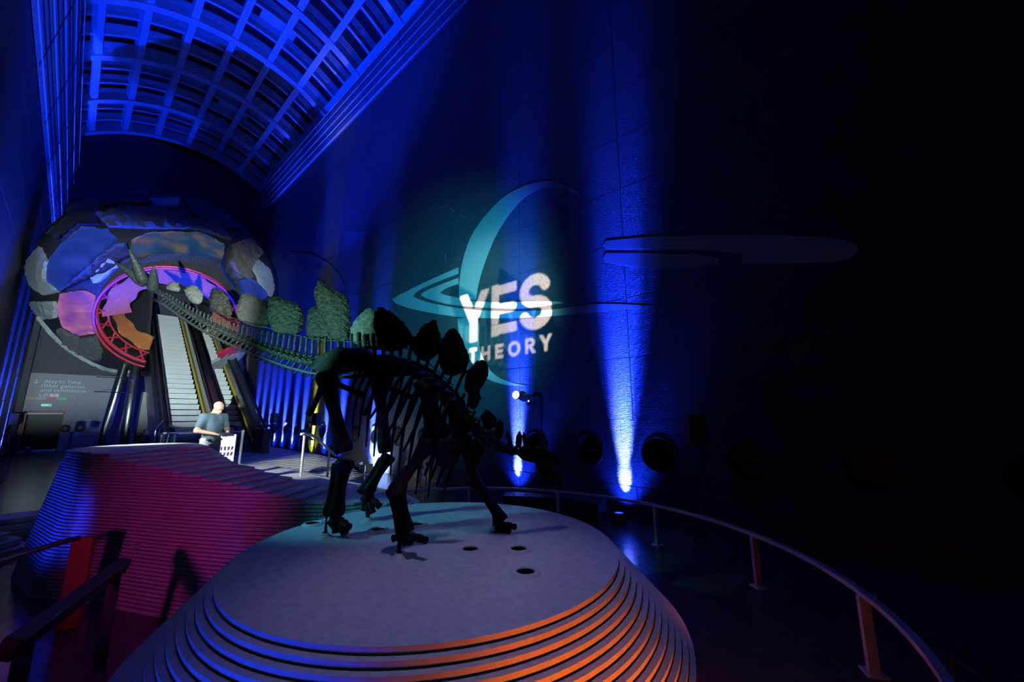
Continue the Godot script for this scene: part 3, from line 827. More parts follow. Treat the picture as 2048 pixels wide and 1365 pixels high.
func build_vault() -> void:
	var c := struct_root("ceiling", "arched barrel vault with deep ribs, purlins and fine bars")
	var st := begin(true)
	for i in 24:
		var a := arc_point(lerpf(-1.02, 0.86, i / 24.0), 0.9)
		var b := arc_point(lerpf(-1.02, 0.86, (i + 1) / 24.0), 0.9)
		quad(st, Vector3(a.x, a.y, -37), Vector3(b.x, b.y, -37), Vector3(b.x, b.y, 4.9), Vector3(a.x, a.y, 4.9))
		quad(st, Vector3(a.x, a.y + 0.2, 4.9), Vector3(b.x, b.y + 0.2, 4.9), Vector3(b.x, b.y + 0.2, -37), Vector3(a.x, a.y + 0.2, -37))
	obj(c, "vault_shell", st, mats.vault_shell)
	var s0 := -1.0
	var s1 := 0.84
	for k in 9:
		st = begin()
		arch(st, -36.7 + 4.395 * k + (0.35 if k == 0 else 0.0), 0.42, 0.0, 0.7, s0, s1, 26)
		obj(c, "rib", st, mats.white_paint)
	for k in 7:
		var s := lerpf(-0.86, 0.78, k / 6.0)
		var p := arc_point(s, 0.3)
		var ang := asin(5.67 / ((5.67 * 5.67 + 2.308 * 2.308) / (2.0 * 2.308))) * s
		st = begin()
		box(st, Vector3(p.x, p.y, -16.4), Vector3(0.3, 0.4, 40.4), Basis(Vector3.BACK, -ang))
		obj(c, "purlin", st, mats.white_paint)
	for k in 8:
		var zb := -36.7 + 4.395 * k
		for j in 2:
			st = begin()
			arch(st, zb + 4.395 * (j + 1) / 3.0, 0.16, 0.3, 0.6, s0, s1, 22)
			obj(c, "glazing_bar", st, mats.white_paint)
		for j in 3:
			for q in 4:
				st = begin()
				arch(st, zb + 4.395 * j / 3.0 + 0.3 + 0.11 * q, 0.025, 0.42, 0.5, s0, s1, 18)
				obj(c, "louvre", st, mats.white_paint)
			if j == 1 and k % 2 == 1:
				st = begin()
				arch(st, zb + 4.395 * j / 3.0 + 0.73, 0.9, 0.62, 0.66, 0.05, 0.3, 6)
				obj(c, "blind_panel", st, mats.white_paint)
	# cornices with bundles of cables
	for side in 2:
		var t := struct_root("trim_%d" % (side + 1), ["left", "right"][side] + " cornice below the vault hung with long cables")
		var pa: Vector2 = [Vector2(LEFT_WALL, 12.7), Vector2(RIGHT_WALL, 18.2)][side]
		var pb: Vector2 = [Vector2(-1.85, 18.3), Vector2(7.75, 19.6)][side]
		var pc: Vector2 = [Vector2(-2.6, 20.6), Vector2(9.0, 20.6)][side]
		st = begin()
		quad(st, Vector3(pa.x, pa.y, 4.9), Vector3(pa.x, pa.y, -36.6), Vector3(pb.x, pb.y, -36.6), Vector3(pb.x, pb.y, 4.9))
		quad(st, Vector3(pb.x, pb.y, 4.9), Vector3(pb.x, pb.y, -36.6), Vector3(pc.x, pc.y, -36.6), Vector3(pc.x, pc.y, 4.9))
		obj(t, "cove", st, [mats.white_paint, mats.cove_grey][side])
		var nrm := Vector2(pb.y - pa.y, pa.x - pb.x).normalized()
		if (nrm.x > 0) != (side == 0): nrm = -nrm
		for k in 13:
			var p := pa.lerp(pb, (k + 0.5 + rng.randf_range(-0.2, 0.2)) / 13.0) + nrm * 0.09
			st = begin()
			tube(st, [Vector3(p.x, p.y, 4.5), Vector3(p.x, p.y, -15), Vector3(p.x, p.y, -36.4)], 0.016 if side == 0 else 0.014, 5)
			obj(t, "cable", st, mats.black if k % 3 else mats.white_paint)
		for k in 11:
			var z := -36.0 + 3.7 * k
			st = begin()
			tube(st, [Vector3(pa.x, pa.y, z) + Vector3(nrm.x, nrm.y, 0) * 0.05, Vector3((pa.x + pb.x) * 0.5, (pa.y + pb.y) * 0.5, z) + Vector3(nrm.x, nrm.y, 0) * 0.3, Vector3(pb.x, pb.y, z) + Vector3(nrm.x, nrm.y, 0) * 0.05], 0.012, 5)
			obj(t, "cable_hoop", st, mats.black)

# ---------------------------------------------------------------- contoured landscape
var ridge := [[0.85, -9.2, 1.7, 0.8], [0.95, -8.4, 1.68, 0.72], [1.25, -7.5, 1.54, 0.5], [1.6, -6.7, 1.43, 0.42], [2.0, -6.0, 1.3, 0.4], [2.45, -5.4, 1.17, 0.4], [3.0, -5.1, 1.1, 0.35]]

func smax(a: float, b: float, k: float) -> float:
	var h := maxf(k - absf(a - b), 0.0) / k
	return maxf(a, b) + h * h * k * 0.25

func rounded_rect(p: Vector2, c: Vector2, half: Vector2, r: float) -> float:
	var q := (p - c).abs() - half + Vector2(r, r)
	return minf(maxf(q.x, q.y), 0.0) + Vector2(maxf(q.x, 0), maxf(q.y, 0)).length() - r

# top of the ridge at a place and how steeply it falls there
func ridge_at(p: Vector2) -> Vector2:
	var best := 1e9
	var out := Vector2(-1, 1)
	for i in ridge.size() - 1:
		var a := Vector2(ridge[i][0], ridge[i][1])
		var b := Vector2(ridge[i + 1][0], ridge[i + 1][1])
		var t := clampf((p - a).dot(b - a) / (b - a).length_squared(), 0, 1)
		var off := p - a.lerp(b, t)
		var e: float = off.length() - lerpf(ridge[i][3], ridge[i + 1][3], t)
		if e < best:
			best = e
			var top: float = lerpf(ridge[i][2], ridge[i + 1][2], t)
			var toward := (b - a).normalized().cross(off.normalized())
			var front := lerpf(6.0, 1.5, (i + t) / 6.0)
			var slope := lerpf(0.8, front, smoothstep(-0.3, 0.3, toward))
			out = Vector2(top if e <= 0.0 else top - e * slope, slope)
	return out

func build_landscape() -> void:
	var x0 := -0.75
	var z0 := -21.4
	var step := 0.08
	var nx := 96
	var nz := 268
	var count := nx * nz
	var dist := PackedFloat32Array()
	var top := PackedFloat32Array()
	var fall := PackedFloat32Array()
	var deck := PackedFloat32Array()
	for a in [dist, top, fall, deck]: a.resize(count)
	for j in nz:
		for i in nx:
			var p := Vector2(x0 + i * step, z0 + j * step)
			var n := j * nx + i
			dist[n] = p.distance_to(Vector2(2.2, -2.83))
			var r := ridge_at(p)
			top[n] = r.x
			fall[n] = r.y
			var l := minf(rounded_rect(p, Vector2(2.4, -12.0), Vector2(1.7, 2.8), 0.9), rounded_rect(p, Vector2(3.5, -17.6), Vector2(2.7, 3.2), 0.5))
			deck[n] = l * (1.0 if p.x > 2.4 else 8.0)
	var t := thing("contoured_plinth", "pale stacked-layer landscape of round plinth, stepped block and landing under the skeleton", "plinth")
	var v := PackedFloat32Array()
	v.resize(count)
	var holes := [[2.26, -2.46], [2.52, -2.18], [2.21, -1.85], [1.73, -4.15], [2.05, -3.49], [2.39, -3.36]]
	for k in 45:
		var y := (k + 0.5) * LAYER
		var radius := 1.47 + (PLINTH_TOP - y) * 0.98 if y > 0.68 else 1.96 - (0.68 - y) * 0.4
		if y > PLINTH_TOP: radius = -9.0
		var j0 := 0 if y < LANDING else 132
		for n in range(j0 * nx, count):
			var a := radius - dist[n]
			var b := (top[n] - y) / fall[n]
			var m := smax(a, b, 0.3)
			if y < LANDING: m = maxf(m, (LANDING - y) / 0.3 - deck[n])
			v[n] = m
		var links := {}
		for j in range(j0, nz - 1):
			for i in nx - 1:
				var n := j * nx + i
				var a := v[n]
				var b := v[n + 1]
				var c := v[n + nx + 1]
				var d := v[n + nx]
				var ia := a > 0.0
				if ia == (b > 0.0) and ia == (c > 0.0) and ia == (d > 0.0): continue
				var vals := [a, b, c, d]
				var ids := []
				for s in 4:
					var u: float = vals[s]
					var w: float = vals[(s + 1) % 4]
					if (u > 0.0) == (w > 0.0): continue
					var f := u / (u - w)
					match s:
						0: ids.append([n * 2, Vector2(i + f, j), u > 0.0])
						1: ids.append([(n + 1) * 2 + 1, Vector2(i + 1, j + f), u > 0.0])
						2: ids.append([(n + nx) * 2, Vector2(i + 1 - f, j + 1), u > 0.0])
						3: ids.append([n * 2 + 1, Vector2(i, j + 1 - f), u > 0.0])
				for q in ids.size():
					if ids[q][2]: links[ids[q][0]] = [ids[(q + 1) % ids.size()][0], ids[q][1]]
		while not links.is_empty():
			var cur: int = links.keys()[0]
			var poly := PackedVector2Array()
			while links.has(cur):
				var e: Array = links[cur]
				links.erase(cur)
				var p := Vector2(x0 + e[1].x * step, z0 + e[1].y * step)
				if poly.is_empty() or poly[poly.size() - 1].distance_to(p) > 0.045: poly.append(p)
				cur = e[0]
			if poly.size() < 10: continue
			var clockwise := Geometry2D.is_polygon_clockwise(poly)
			var st := begin()
			var body := poly
			layer(st, body, k * LAYER + (0.012 if k > 0 else 0.0), (k + 1) * LAYER, 0.0, holes if k > 26 and k < 30 else [])
			obj(t, "layer", st, mats.plaster)
			if k > 0:   # recessed joint under each layer
				for ip in Geometry2D.offset_polygon(poly, -0.03):
					if ip.size() > 8 and Geometry2D.is_polygon_clockwise(ip) == clockwise:
						st = begin()
						layer(st, ip, k * LAYER - 0.001, k * LAYER + 0.013, 0.0, holes if k > 26 and k < 30 else [])
						obj(t, "joint", st, mats.plaster)
						break
	# raised rings round the sockets for the mount
	for p in holes:
		var st := begin(true)
		lathe(st, [Vector2(0.062, -0.03), Vector2(0.062, 0.014), Vector2(0.07, 0.02), Vector2(0.085, 0.016), Vector2(0.105, 0.0)], 28)
		var o := obj(t, "socket_ring", st, mats.plaster, Transform3D(Basis(), Vector3(p[0], PLINTH_TOP, p[1])))
		st = begin()
		lathe(st, [Vector2(0.0, -0.11), Vector2(0.06, -0.11), Vector2(0.06, 0.008), Vector2(0.062, 0.008)], 24)
		obj(o, "socket", st, mats.black)  # black colour stands in for the shade inside the hole
	for p in [[1.79, -2.73], [1.63, -3.65], [2.14, -3.86], [2.78, -2.7]]:
		var st := begin(true)
		lathe(st, [Vector2(0.022, 0.04), Vector2(0.03, 0.036), Vector2(0.05, 0.012), Vector2(0.085, 0.0)], 24)
		obj(t, "post_collar", st, mats.plaster, Transform3D(Basis(), Vector3(p[0], PLINTH_TOP, p[1])))


# ---------------------------------------------------------------- globe
func escalator_y(z: float) -> float:
	return 1.87 + (-20.0 - z) * 0.577

func in_corridor(p: Vector3) -> bool:
	return p.x > 2.05 and p.x < 5.75 and p.y < escalator_y(p.z) + 2.6 and p.y > escalator_y(p.z) - 1.6

func globe_point(u: Vector2, r: float) -> Vector3:
	var th := u.length()
	if th < 1e-5: return GLOBE_AT + Vector3(0, 0, r)
	return GLOBE_AT + Vector3(sin(th) * u.x / th, sin(th) * u.y / th, cos(th)) * r

func skip_lathe(st: SurfaceTool, profile: Array, sides: int, xf: Transform3D) -> void:
	for i in profile.size() - 1:
		for k in sides:
			var p: Vector2 = profile[i]
			var q: Vector2 = profile[i + 1]
			var a := TAU * k / sides
			var b := TAU * (k + 1) / sides
			var p0 := xf * Vector3(cos(a) * p.x, p.y, sin(a) * p.x)
			var p1 := xf * Vector3(cos(b) * p.x, p.y, sin(b) * p.x)
			var q0 := xf * Vector3(cos(a) * q.x, q.y, sin(a) * q.x)
			var q1 := xf * Vector3(cos(b) * q.x, q.y, sin(b) * q.x)
			if in_corridor((p0 + p1 + q0 + q1) * 0.25 - Vector3(0, 0, 0)): continue
			quad(st, p0, p1, q1, q0)

func build_globe() -> void:
	var t := thing("globe_sculpture", "huge dark metal globe of torn panels hanging round the top of the escalator", "globe", Vector3(GLOBE_AT.x, 0, GLOBE_AT.z))
	var to_local := Transform3D(Basis(), -t.position)
	var axis := RING_AXIS.normalized()
	var e1 := Vector3.UP.cross(axis).normalized()
	var e2 := axis.cross(e1)
	var xf := to_local * Transform3D(Basis(e1, axis, -e2), GLOBE_AT)
	# the corridor test needs world places, so the shapes are built in world space and moved by the node transform
	var wxf := Transform3D(Basis(e1, axis, -e2), GLOBE_AT)
	var prof := []
	for i in 27:
		var th := lerpf(0.535, PI - 0.02, i / 26.0)
		prof.append(Vector2(sin(th), cos(th)) * GLOBE_RADIUS)
	var st := begin(true)
	skip_lathe(st, prof, 56, wxf)
	obj(t, "shell", st, mats.globe_shell, to_local)
	# screens
	var screens := {}
	for s in [["screen_blue", [lin(0.0, 0.01, 0.16), lin(0.005, 0.03, 0.3), lin(0.02, 0.05, 0.34)]], ["screen_dusk", [lin(0.0, 0.02, 0.07), lin(0.005, 0.05, 0.14), lin(0.16, 0.09, 0.06)]], ["screen_pink", [lin(0.02, 0.02, 0.35), lin(0.35, 0.08, 0.38), lin(0.75, 0.28, 0.36)]]]:
		var m := StandardMaterial3D.new()
		m.resource_name = s[0]
		m.albedo_color = lin(0.02, 0.02, 0.025)
		m.roughness = 0.3
		m.emission_enabled = true
		m.emission = Color.WHITE
		m.emission_operator = BaseMaterial3D.EMISSION_OP_MULTIPLY
		m.emission_texture = noise_tex(0.006, 3, false, 21 + s[0].length(), ramp2(s[1][0], s[1][1], s[1][2]), 512)
		m.emission_energy_multiplier = 0.8
		m.uv1_triplanar = true
		m.uv1_world_triplanar = true
		m.uv1_scale = Vector3(0.22, 0.4, 0.22)
		screens[s[0]] = m
	mats["slate_dark"] = mats.globe_shell
	for gp in GLOBE_PATCHES:
		var kind: String = gp[0]
		var poly := v2(gp[1])
		# jagged outline
		var out := PackedVector2Array()
		var screen := kind.begins_with("screen")
		for i in poly.size():
			var a := poly[i]
			var b := poly[(i + 1) % poly.size()]
			var n := maxi(2, int(a.distance_to(b) / 0.03))
			for k in n:
				out.append(a.lerp(b, float(k) / n) + Vector2(rng.randf_range(-1, 1), rng.randf_range(-1, 1)) * 0.009)
		var pts := out.duplicate()
		var lo := out[0]
		var hi := out[0]
		for p in out:
			lo = lo.min(p); hi = hi.max(p)
		var y := lo.y
		while y < hi.y:
			var x := lo.x
			while x < hi.x:
				var p := Vector2(x, y)
				if Geometry2D.is_point_in_polygon(p, out): pts.append(p + Vector2(rng.randf_range(-1, 1), rng.randf_range(-1, 1)) * 0.008)
				x += 0.045
			y += 0.045
		var tris := Geometry2D.triangulate_delaunay(pts)
		var rough := 0.0 if screen else (0.05 if kind in ["pale", "slate", "red"] else 0.11)
		var r0 := GLOBE_RADIUS + (0.05 if screen else 0.1)
		var place := []
		for i in pts.size():
			place.append(globe_point(pts[i], r0 + rng.randf_range(0, rough)))
		st = begin(kind == "slate" or screen)
		for i in range(0, tris.size(), 3):
			var c := (pts[tris[i]] + pts[tris[i + 1]] + pts[tris[i + 2]]) / 3.0
			if not Geometry2D.is_point_in_polygon(c, out): continue
			var A: Vector3 = place[tris[i]]
			var B: Vector3 = place[tris[i + 1]]
			var C: Vector3 = place[tris[i + 2]]
			if (B - A).cross(C - A).dot(A - GLOBE_AT) > 0:
				var s := B; B = C; C = s
			tri(st, A, B, C)
		for i in out.size():
			var A: Vector3 = place[i]
			var B: Vector3 = place[(i + 1) % out.size()]
			quad(st, A, B, globe_point(out[(i + 1) % out.size()], GLOBE_RADIUS - 0.02), globe_point(out[i], GLOBE_RADIUS - 0.02))
		var called: String = {"pale": "metal_panel", "slate": "dark_panel", "glitter": "mineral_cluster", "gold": "mineral_cluster", "red": "red_panel"}.get(kind, "display_screen")
		var m: Material = screens[kind] if screen else (mats.globe_shell if kind == "slate" else mats[kind])
		var o := obj(t, called, st, m, to_local)
		if screen: o.set_meta("label", "curved screen showing a cloudy sky")
	# red lattice ring round the opening
	for w in [[2.3, 0.075, 0.06], [2.34, 0.05, 0.45], [2.0, 0.04, -0.25]]:
		st = begin(true)
		var prev := []
		var seg := 72
		for k in seg + 1:
			var a := TAU * k / seg
			var c: Vector3 = wxf * Vector3(cos(a) * w[0], 3.89 + w[2], sin(a) * w[0])
			prev.append(c)
		for k in seg:
			if in_corridor(prev[k]) or in_corridor(prev[k + 1]): continue
			tube(st, [prev[k], prev[k + 1]], w[1], 7, 1.0, axis, false)
		obj(t, "red_hoop", st, mats.ring_red, to_local)
	for k in 44:
		var a := TAU * k / 44.0
		var p0: Vector3 = wxf * Vector3(cos(a) * 2.3, 3.95, sin(a) * 2.3)
		var a2 := a + (0.14 if k % 2 else -0.14)
		var p1: Vector3 = wxf * Vector3(cos(a2) * 2.0, 3.64, sin(a2) * 2.0)
		if in_corridor(p0) or in_corridor(p1): continue
		st = begin()
		tube(st, [p0, p1], 0.035, 5)
		obj(t, "red_strut", st, mats.ring_red, to_local)
	# rock funnel: pink above, orange below
	for piece in 3:
		var half := mini(piece, 1)
		st = begin(true)
		for i in 5:
			for k in 64:
				var a := TAU * k / 64.0
				var b := TAU * (k + 1) / 64.0
				var upper := sin(a + 0.05) < 0.22
				if upper != (half == 0): continue
				var q := []
				for c in [[a, i], [b, i], [b, i + 1], [a, i + 1]]:
					var f: float = c[1] / 5.0
					var r := lerpf(2.12 if half == 0 else 1.84, 1.36 if half == 0 else 1.56, f) + 0.05 * sin(c[0] * 13.0 + c[1] * 2.0)
					q.append(wxf * Vector3(cos(c[0]) * r, lerpf(3.78, 3.3 if half == 0 else 2.9, f), sin(c[0]) * r))
				var mid: Vector3 = (q[0] + q[2]) * 0.5
				if in_corridor(mid): continue
				if half == 1 and (mid.x > 3.9) != (piece == 2): continue
				quad(st, q[0], q[1], q[2], q[3])
		obj(t, "rock_lining", st, mats.rock_pink if half == 0 else mats.rock_orange, to_local)
	st = begin(true)
	skip_lathe(st, [Vector2(2.36, 3.89), Vector2(2.1, 3.5), Vector2(2.05, 2.9), Vector2(1.5, 2.9), Vector2(1.5, -3.4), Vector2(0.02, -3.4)], 48, wxf)
	obj(t, "tunnel", st, mats.black, to_local)
	# slanting legs and thin tie rods
	for p in [[Vector3(1.0, 0, -24.2), Vector3(1.35, 4.6, -24.0)], [Vector3(1.72, 0, -23.4), Vector3(1.66, 4.3, -23.6)], [Vector3(6.2, 0, -24.2), Vector3(5.6, 5.2, -24.4)]]:
		st = begin(true)
		tube(st, p, 0.16, 16)
		obj(t, "slanting_leg", st, mats.brushed, to_local)
	for y in [3.7, 3.1]:
		st = begin()
		tube(st, [Vector3(0.55, y, -23.2), Vector3(1.6, y, -23.4)], 0.015, 5)
		tube(st, [Vector3(1.55, y, -23.39), Vector3(1.64, y, -23.4)], 0.05, 8)
		obj(t, "tie_rod", st, mats.chrome, to_local)

# ---------------------------------------------------------------- escalator
func build_escalator() -> void:
	var base := Vector3(3.9, LANDING, -18.0)
	var t := thing("escalator", "tall bright twin escalator rising from the landing into the globe", "escalator", base)
	var rise := 0.2308
	var tread := 0.4
	var n := 31
	var st := begin()
	box(st, Vector3(0, 0.0, 0.2), Vector3(1.1, 0.2, 0.38), Basis(), 0.008)
	for k in 3: box(st, Vector3(0, 0.1, 0.06 + k * 0.1), Vector3(1.1, 0.004, 0.03))
	var sm := done(st)
	for lane in 2:
		var x: float = [-0.85, 0.68][lane]
		var wide: float = [1.1, 0.66][lane]
		for k in n:
			put(t, "escalator_step", sm, mats.step_metal, Transform3D(Basis.from_scale(Vector3(wide / 1.1, 1, 1)), Vector3(x, 0.13 + rise * k, -tread * k - 0.4)))
		for k in 4:
			put(t, "landing_plate", boxm(Vector3(wide, 0.03, 0.38), 0.005), mats.step_metal, Transform3D(Basis(), Vector3(x, 0.016, 0.2 + 0.4 * k)))
		for s in [-1.0, 1.0]:
			st = begin()
			box(st, Vector3(x + s * (wide * 0.5 + 0.025), 0.36 + rise * n * 0.5, -tread * n * 0.5), Vector3(0.05, 0.12, Vector2(rise, tread).length() * n), Basis(Vector3.RIGHT, atan2(rise, tread)), 0.005)
			obj(t, "yellow_edge", st, mats.yellow)
	var len := Vector2(rise, tread).length() * n
	var tilt := Basis(Vector3.RIGHT, atan2(rise, tread))
	var mid := Vector3(0, rise * n * 0.5, -tread * n * 0.5)
	# balustrades: left outer, centre deck, right outer
	for w in [[-1.56, 0.22, "dark_cladding"], [0.03, 0.5, "brushed"], [1.2, 0.3, "dark_cladding"]]:
		st = begin()
		box(st, mid + Vector3(w[0], 0.5, 0), Vector3(w[1], 0.72, len), tilt, 0.02)
		box(st, Vector3(w[0], 0.45, 0.35), Vector3(w[1], 0.9, 1.3), Basis(), 0.02)
		obj(t, "balustrade", st, mats[w[2]])
		for s in ([0.0] if w[1] < 0.3 else [-0.17, 0.17]):
			st = begin(true)
			var a := Vector3(w[0] + s, 1.0, 0)
			tube(st, [Vector3(w[0] + s, 0.55, 1.05), Vector3(w[0] + s, 0.8, 1.1), Vector3(w[0] + s, 0.98, 0.95), Vector3(w[0] + s, 1.02, 0.5), a, Vector3(w[0] + s, 1.0 + rise * n, -tread * n)], 0.045, 8, 1.3)
			obj(t, "handrail", st, mats.rubber)
	for x in [-1.74, 1.42]:
		st = begin()
		var y := rise * n
		for s in [-0.06, 0.06]:
			quad(st, Vector3(x + s, -0.6, 0.3), Vector3(x + s, y - 1.1, -tread * n), Vector3(x + s, y + 0.3, -tread * n), Vector3(x + s, 0.5, 0.3))
		quad(st, Vector3(x - 0.06, 0.5, 0.3), Vector3(x + 0.06, 0.5, 0.3), Vector3(x + 0.06, y + 0.3, -tread * n), Vector3(x - 0.06, y + 0.3, -tread * n))
		quad(st, Vector3(x - 0.06, -0.6, 0.3), Vector3(x - 0.06, y - 1.1, -tread * n), Vector3(x + 0.06, y - 1.1, -tread * n), Vector3(x + 0.06, -0.6, 0.3))
		quad(st, Vector3(x - 0.06, -0.6, 0.3), Vector3(x + 0.06, -0.6, 0.3), Vector3(x + 0.06, 0.5, 0.3), Vector3(x - 0.06, 0.5, 0.3))
		obj(t, "side_cladding", st, mats.dark_cladding)
	st = begin()
	box(st, mid + Vector3(-0.16, -0.75, 0), Vector3(3.1, 0.3, len), tilt, 0.01)
	obj(t, "underside", st, mats.black)
	for p in [Vector3(-1.75, 0, -2.6), Vector3(-1.75, 0, -5.2)]:
		st = begin()
		var top: float = rise * (-p.z / tread) - 0.6
		box(st, Vector3(p.x + 0.0, (top - LANDING) * 0.5, p.z), Vector3(0.34, top + LANDING, 0.5), Basis(), 0.02)
		obj(t, "support_pier", st, mats.dark_cladding)
	st = begin()
	tube(st, [Vector3(-1.95, 0.0, 0.7), Vector3(-1.95, 0.95, 0.7)], 0.02, 8)
	tube(st, [Vector3(-1.95, 0.95, 0.7), Vector3(-1.72, 1.25, 0.0)], 0.02, 8)
	tube(st, [Vector3(-1.95, 0.0, 0.7), Vector3(-1.72, 1.25, 0.0)], 0.012, 8)
	obj(t, "guard_frame", st, mats.chrome)

# ---------------------------------------------------------------- skeleton
func limb(key: String) -> Array:
	return v3(LIMBS[key])

# long bone with flared ends
func bone(parent: Node, called: String, a: Vector3, b: Vector3, r: float, end_a: float, end_b: float, flatten := 1.0, ref := Vector3(0.8, 0, -0.6)) -> MeshInstance3D:
	var st := begin(true)
	var d := (b - a)
	var pts := []
	var rad := []
	var bend := d.cross(Vector3(0.3, 1, 0.2)).normalized() * d.length() * 0.015
	for w in [[-0.02, 0.5, 0], [0.0, 0.8, 0], [0.05, 1.0, 0], [0.13, 0.86, 0], [0.25, 0.35, 0.6], [0.5, 0.0, 1], [0.75, -0.35, 0.6], [0.87, -0.86, 0], [0.95, -1.0, 0], [1.0, -0.8, 0], [1.02, -0.5, 0]]:
		pts.append(a + d * w[0] + bend * w[2])
		var f: float = w[1]
		rad.append(r + (end_a - r) * f if f >= 0 else r + (end_b - r) * -f)
	tube(st, pts, rad, 10, flatten, ref)
	return obj(parent, called, st, mats.bone)

func plate(parent: Node, k: int, outline: Array, facing: Vector3) -> void:
	var out := []
	var n := outline.size()
	var c := Vector3.ZERO
	for p in outline: c += p
	c /= n
	# smooth the outline then fringe its upper rim
	for i in n:
		var p0: Vector3 = outline[(i - 1 + n) % n]
		var p1: Vector3 = outline[i]
		var p2: Vector3 = outline[(i + 1) % n]
		var p3: Vector3 = outline[(i + 2) % n]
		var m := maxi(2, int(p1.distance_to(p2) / 0.02))
		for q in m:
			var t := float(q) / m
			var p := 0.5 * ((2.0 * p1) + (p2 - p0) * t + (2.0 * p0 - 5.0 * p1 + 4.0 * p2 - p3) * t * t + (3.0 * p1 - p0 - 3.0 * p2 + p3) * t * t * t)
			var rim := (p - c)
			var jag := 0.006 if rim.y < 0.0 else 0.018
			out.append(p + rim.normalized() * (rng.randf() - 0.35) * jag * (1.6 if out.size() % 2 else 0.4))
	var st := begin(true)
	slab(st, out, facing, 0.016, 0.02)
	obj(parent, "dorsal_plate", st, mats.pale_plate if k in [0, 1, 3, 7] else mats.plate_bone)

func build_skeleton() -> void:
	var t := thing("stegosaurus_skeleton", "mounted stegosaurus skeleton with tall back plates walking across the round plinth", "skeleton", Vector3(2.0, PLINTH_TOP, -3.4))
	# everything below is placed in world metres under one moved holder transform
	var inv := Transform3D(Basis(), -t.position)
	var spine := v3(SPINE)
	var curve := Curve3D.new()
	for i in spine.size():
		var tan: Vector3 = (spine[mini(i + 1, spine.size() - 1)] - spine[maxi(i - 1, 0)]) / 6.0
		curve.add_point(spine[i], -tan, tan)
	var total := curve.get_baked_length()
	var hip := curve.get_closest_offset(spine[11])
	var shoulder := curve.get_closest_offset(spine[16])
	# vertebra shapes: x across, y up, z along (unit size, scaled per bone)
	var st := begin(true)
	tube(st, [Vector3(0, 0, -0.5), Vector3(0, 0, -0.44), Vector3(0, 0, -0.2), Vector3(0, 0, 0.2), Vector3(0, 0, 0.44), Vector3(0, 0, 0.5)], [0.42, 0.5, 0.36, 0.36, 0.5, 0.42], 10)
	tube(st, [Vector3(0, 0.25, -0.1), Vector3(0, 0.62, -0.14)], [0.24, 0.2], 6)
	for s in [-1.0, 1.0]:
		tube(st, [Vector3(s * 0.2, 0.1, 0), Vector3(s * 0.75, 0.16, -0.1), Vector3(s * 1.0, 0.12, -0.18)], [0.2, 0.14, 0.08], 6)
		tube(st, [Vector3(s * 0.18, 0.5, 0.1), Vector3(s * 0.26, 0.62, 0.5)], [0.13, 0.08], 5)
	var vm := done(st)
	st = begin(true)
	tube(st, [Vector3(0, 0.45, 0), Vector3(0, 0.85, -0.16), Vector3(0, 1.3, -0.3), Vector3(0, 1.42, -0.32)], [0.2, 0.15, 0.22, 0.16], 7, 0.6, Vector3.RIGHT)
	var sm := done(st)
	st = begin(true)
	tube(st, [Vector3(0, -0.35, -0.1), Vector3(0, -0.8, -0.35), Vector3(0, -1.35, -0.7), Vector3(0, -1.45, -0.85)], [0.14, 0.09, 0.11, 0.05], 6)
	var cm := done(st)
	var off := 0.02
	while off < total - 0.05:
		var p := curve.sample_baked(off)
		var fwd := (curve.sample_baked(minf(off + 0.04, total)) - curve.sample_baked(maxf(off - 0.04, 0))).normalized()
		var b := frame(p, fwd).basis
		var f := off / hip
		var gap := 0.0
		var scale := Vector3.ONE
		var tall := 1.0
		if off < hip:
			gap = lerpf(0.062, 0.092, f)
			scale = Vector3(lerpf(0.05, 0.13, f), lerpf(0.05, 0.12, f), gap * 0.95)
			tall = lerpf(0.5, 1.75, f)
		elif off < shoulder:
			gap = 0.098
			scale = Vector3(0.13, 0.13, gap * 0.95)
			tall = 1.5
		else:
			var f2 := (off - shoulder) / (total - shoulder)
			gap = 0.088
			scale = Vector3(lerpf(0.12, 0.08, f2), lerpf(0.12, 0.075, f2), gap * 0.95)
			tall = lerpf(0.8, 0.25, f2)
		var vx := Transform3D(b.scaled_local(scale), p)
		var vo := put(t, "vertebra", vm, mats.bone, inv * vx)
		var sx := Transform3D(b.scaled_local(Vector3(scale.x, scale.y * tall * 1.15, scale.y)), p)
		put(t, "neural_spine", sm, mats.bone, inv * sx)
		if off < hip - 0.15 and off > 0.25:
			var ch := lerpf(0.45, 1.0, f)
			put(t, "chevron", cm, mats.bone, inv * Transform3D(b.scaled_local(Vector3(0.1, 0.13 * ch, 0.13 * ch)), p))
		# ribs
		if off > hip + 0.2 and off < shoulder + 0.12:
			var u := (off - hip - 0.2) / (shoulder + 0.12 - hip - 0.2)
			for s in [-1.0, 1.0]:
				var side: Vector3 = b.x * s
				side.y = 0
				side = side.normalized()
				var drop := lerpf(0.55, 0.92, sin(u * PI * 0.75))
				var wide := lerpf(0.24, 0.36, sin(u * PI)) 
				var q := []
				for w in [[0.15, 0.08], [0.62, 0.05], [0.95, -0.12], [1.0, -0.36], [0.86, -0.62], [0.62, -0.9]]:
					q.append(p + side * wide * w[0] + Vector3(0, w[1] * drop + (0.02 if w[1] > 0 else 0.0), 0) - fwd * 0.28 * maxf(-w[1], 0.0) * Vector3(1, 0, 1))
				var rs := begin(true)
				tube(rs, q, [0.02, 0.022, 0.021, 0.02, 0.02, 0.012], 7, 0.6)
				obj(t, "rib", rs, mats.bone, inv)
		off += gap
	# skull, jaw
	var s0: Vector3 = limb("skull0")[0]
	var s1: Vector3 = limb("skull1")[0]
	var sd := (s1 - s0)
	st = begin(true)
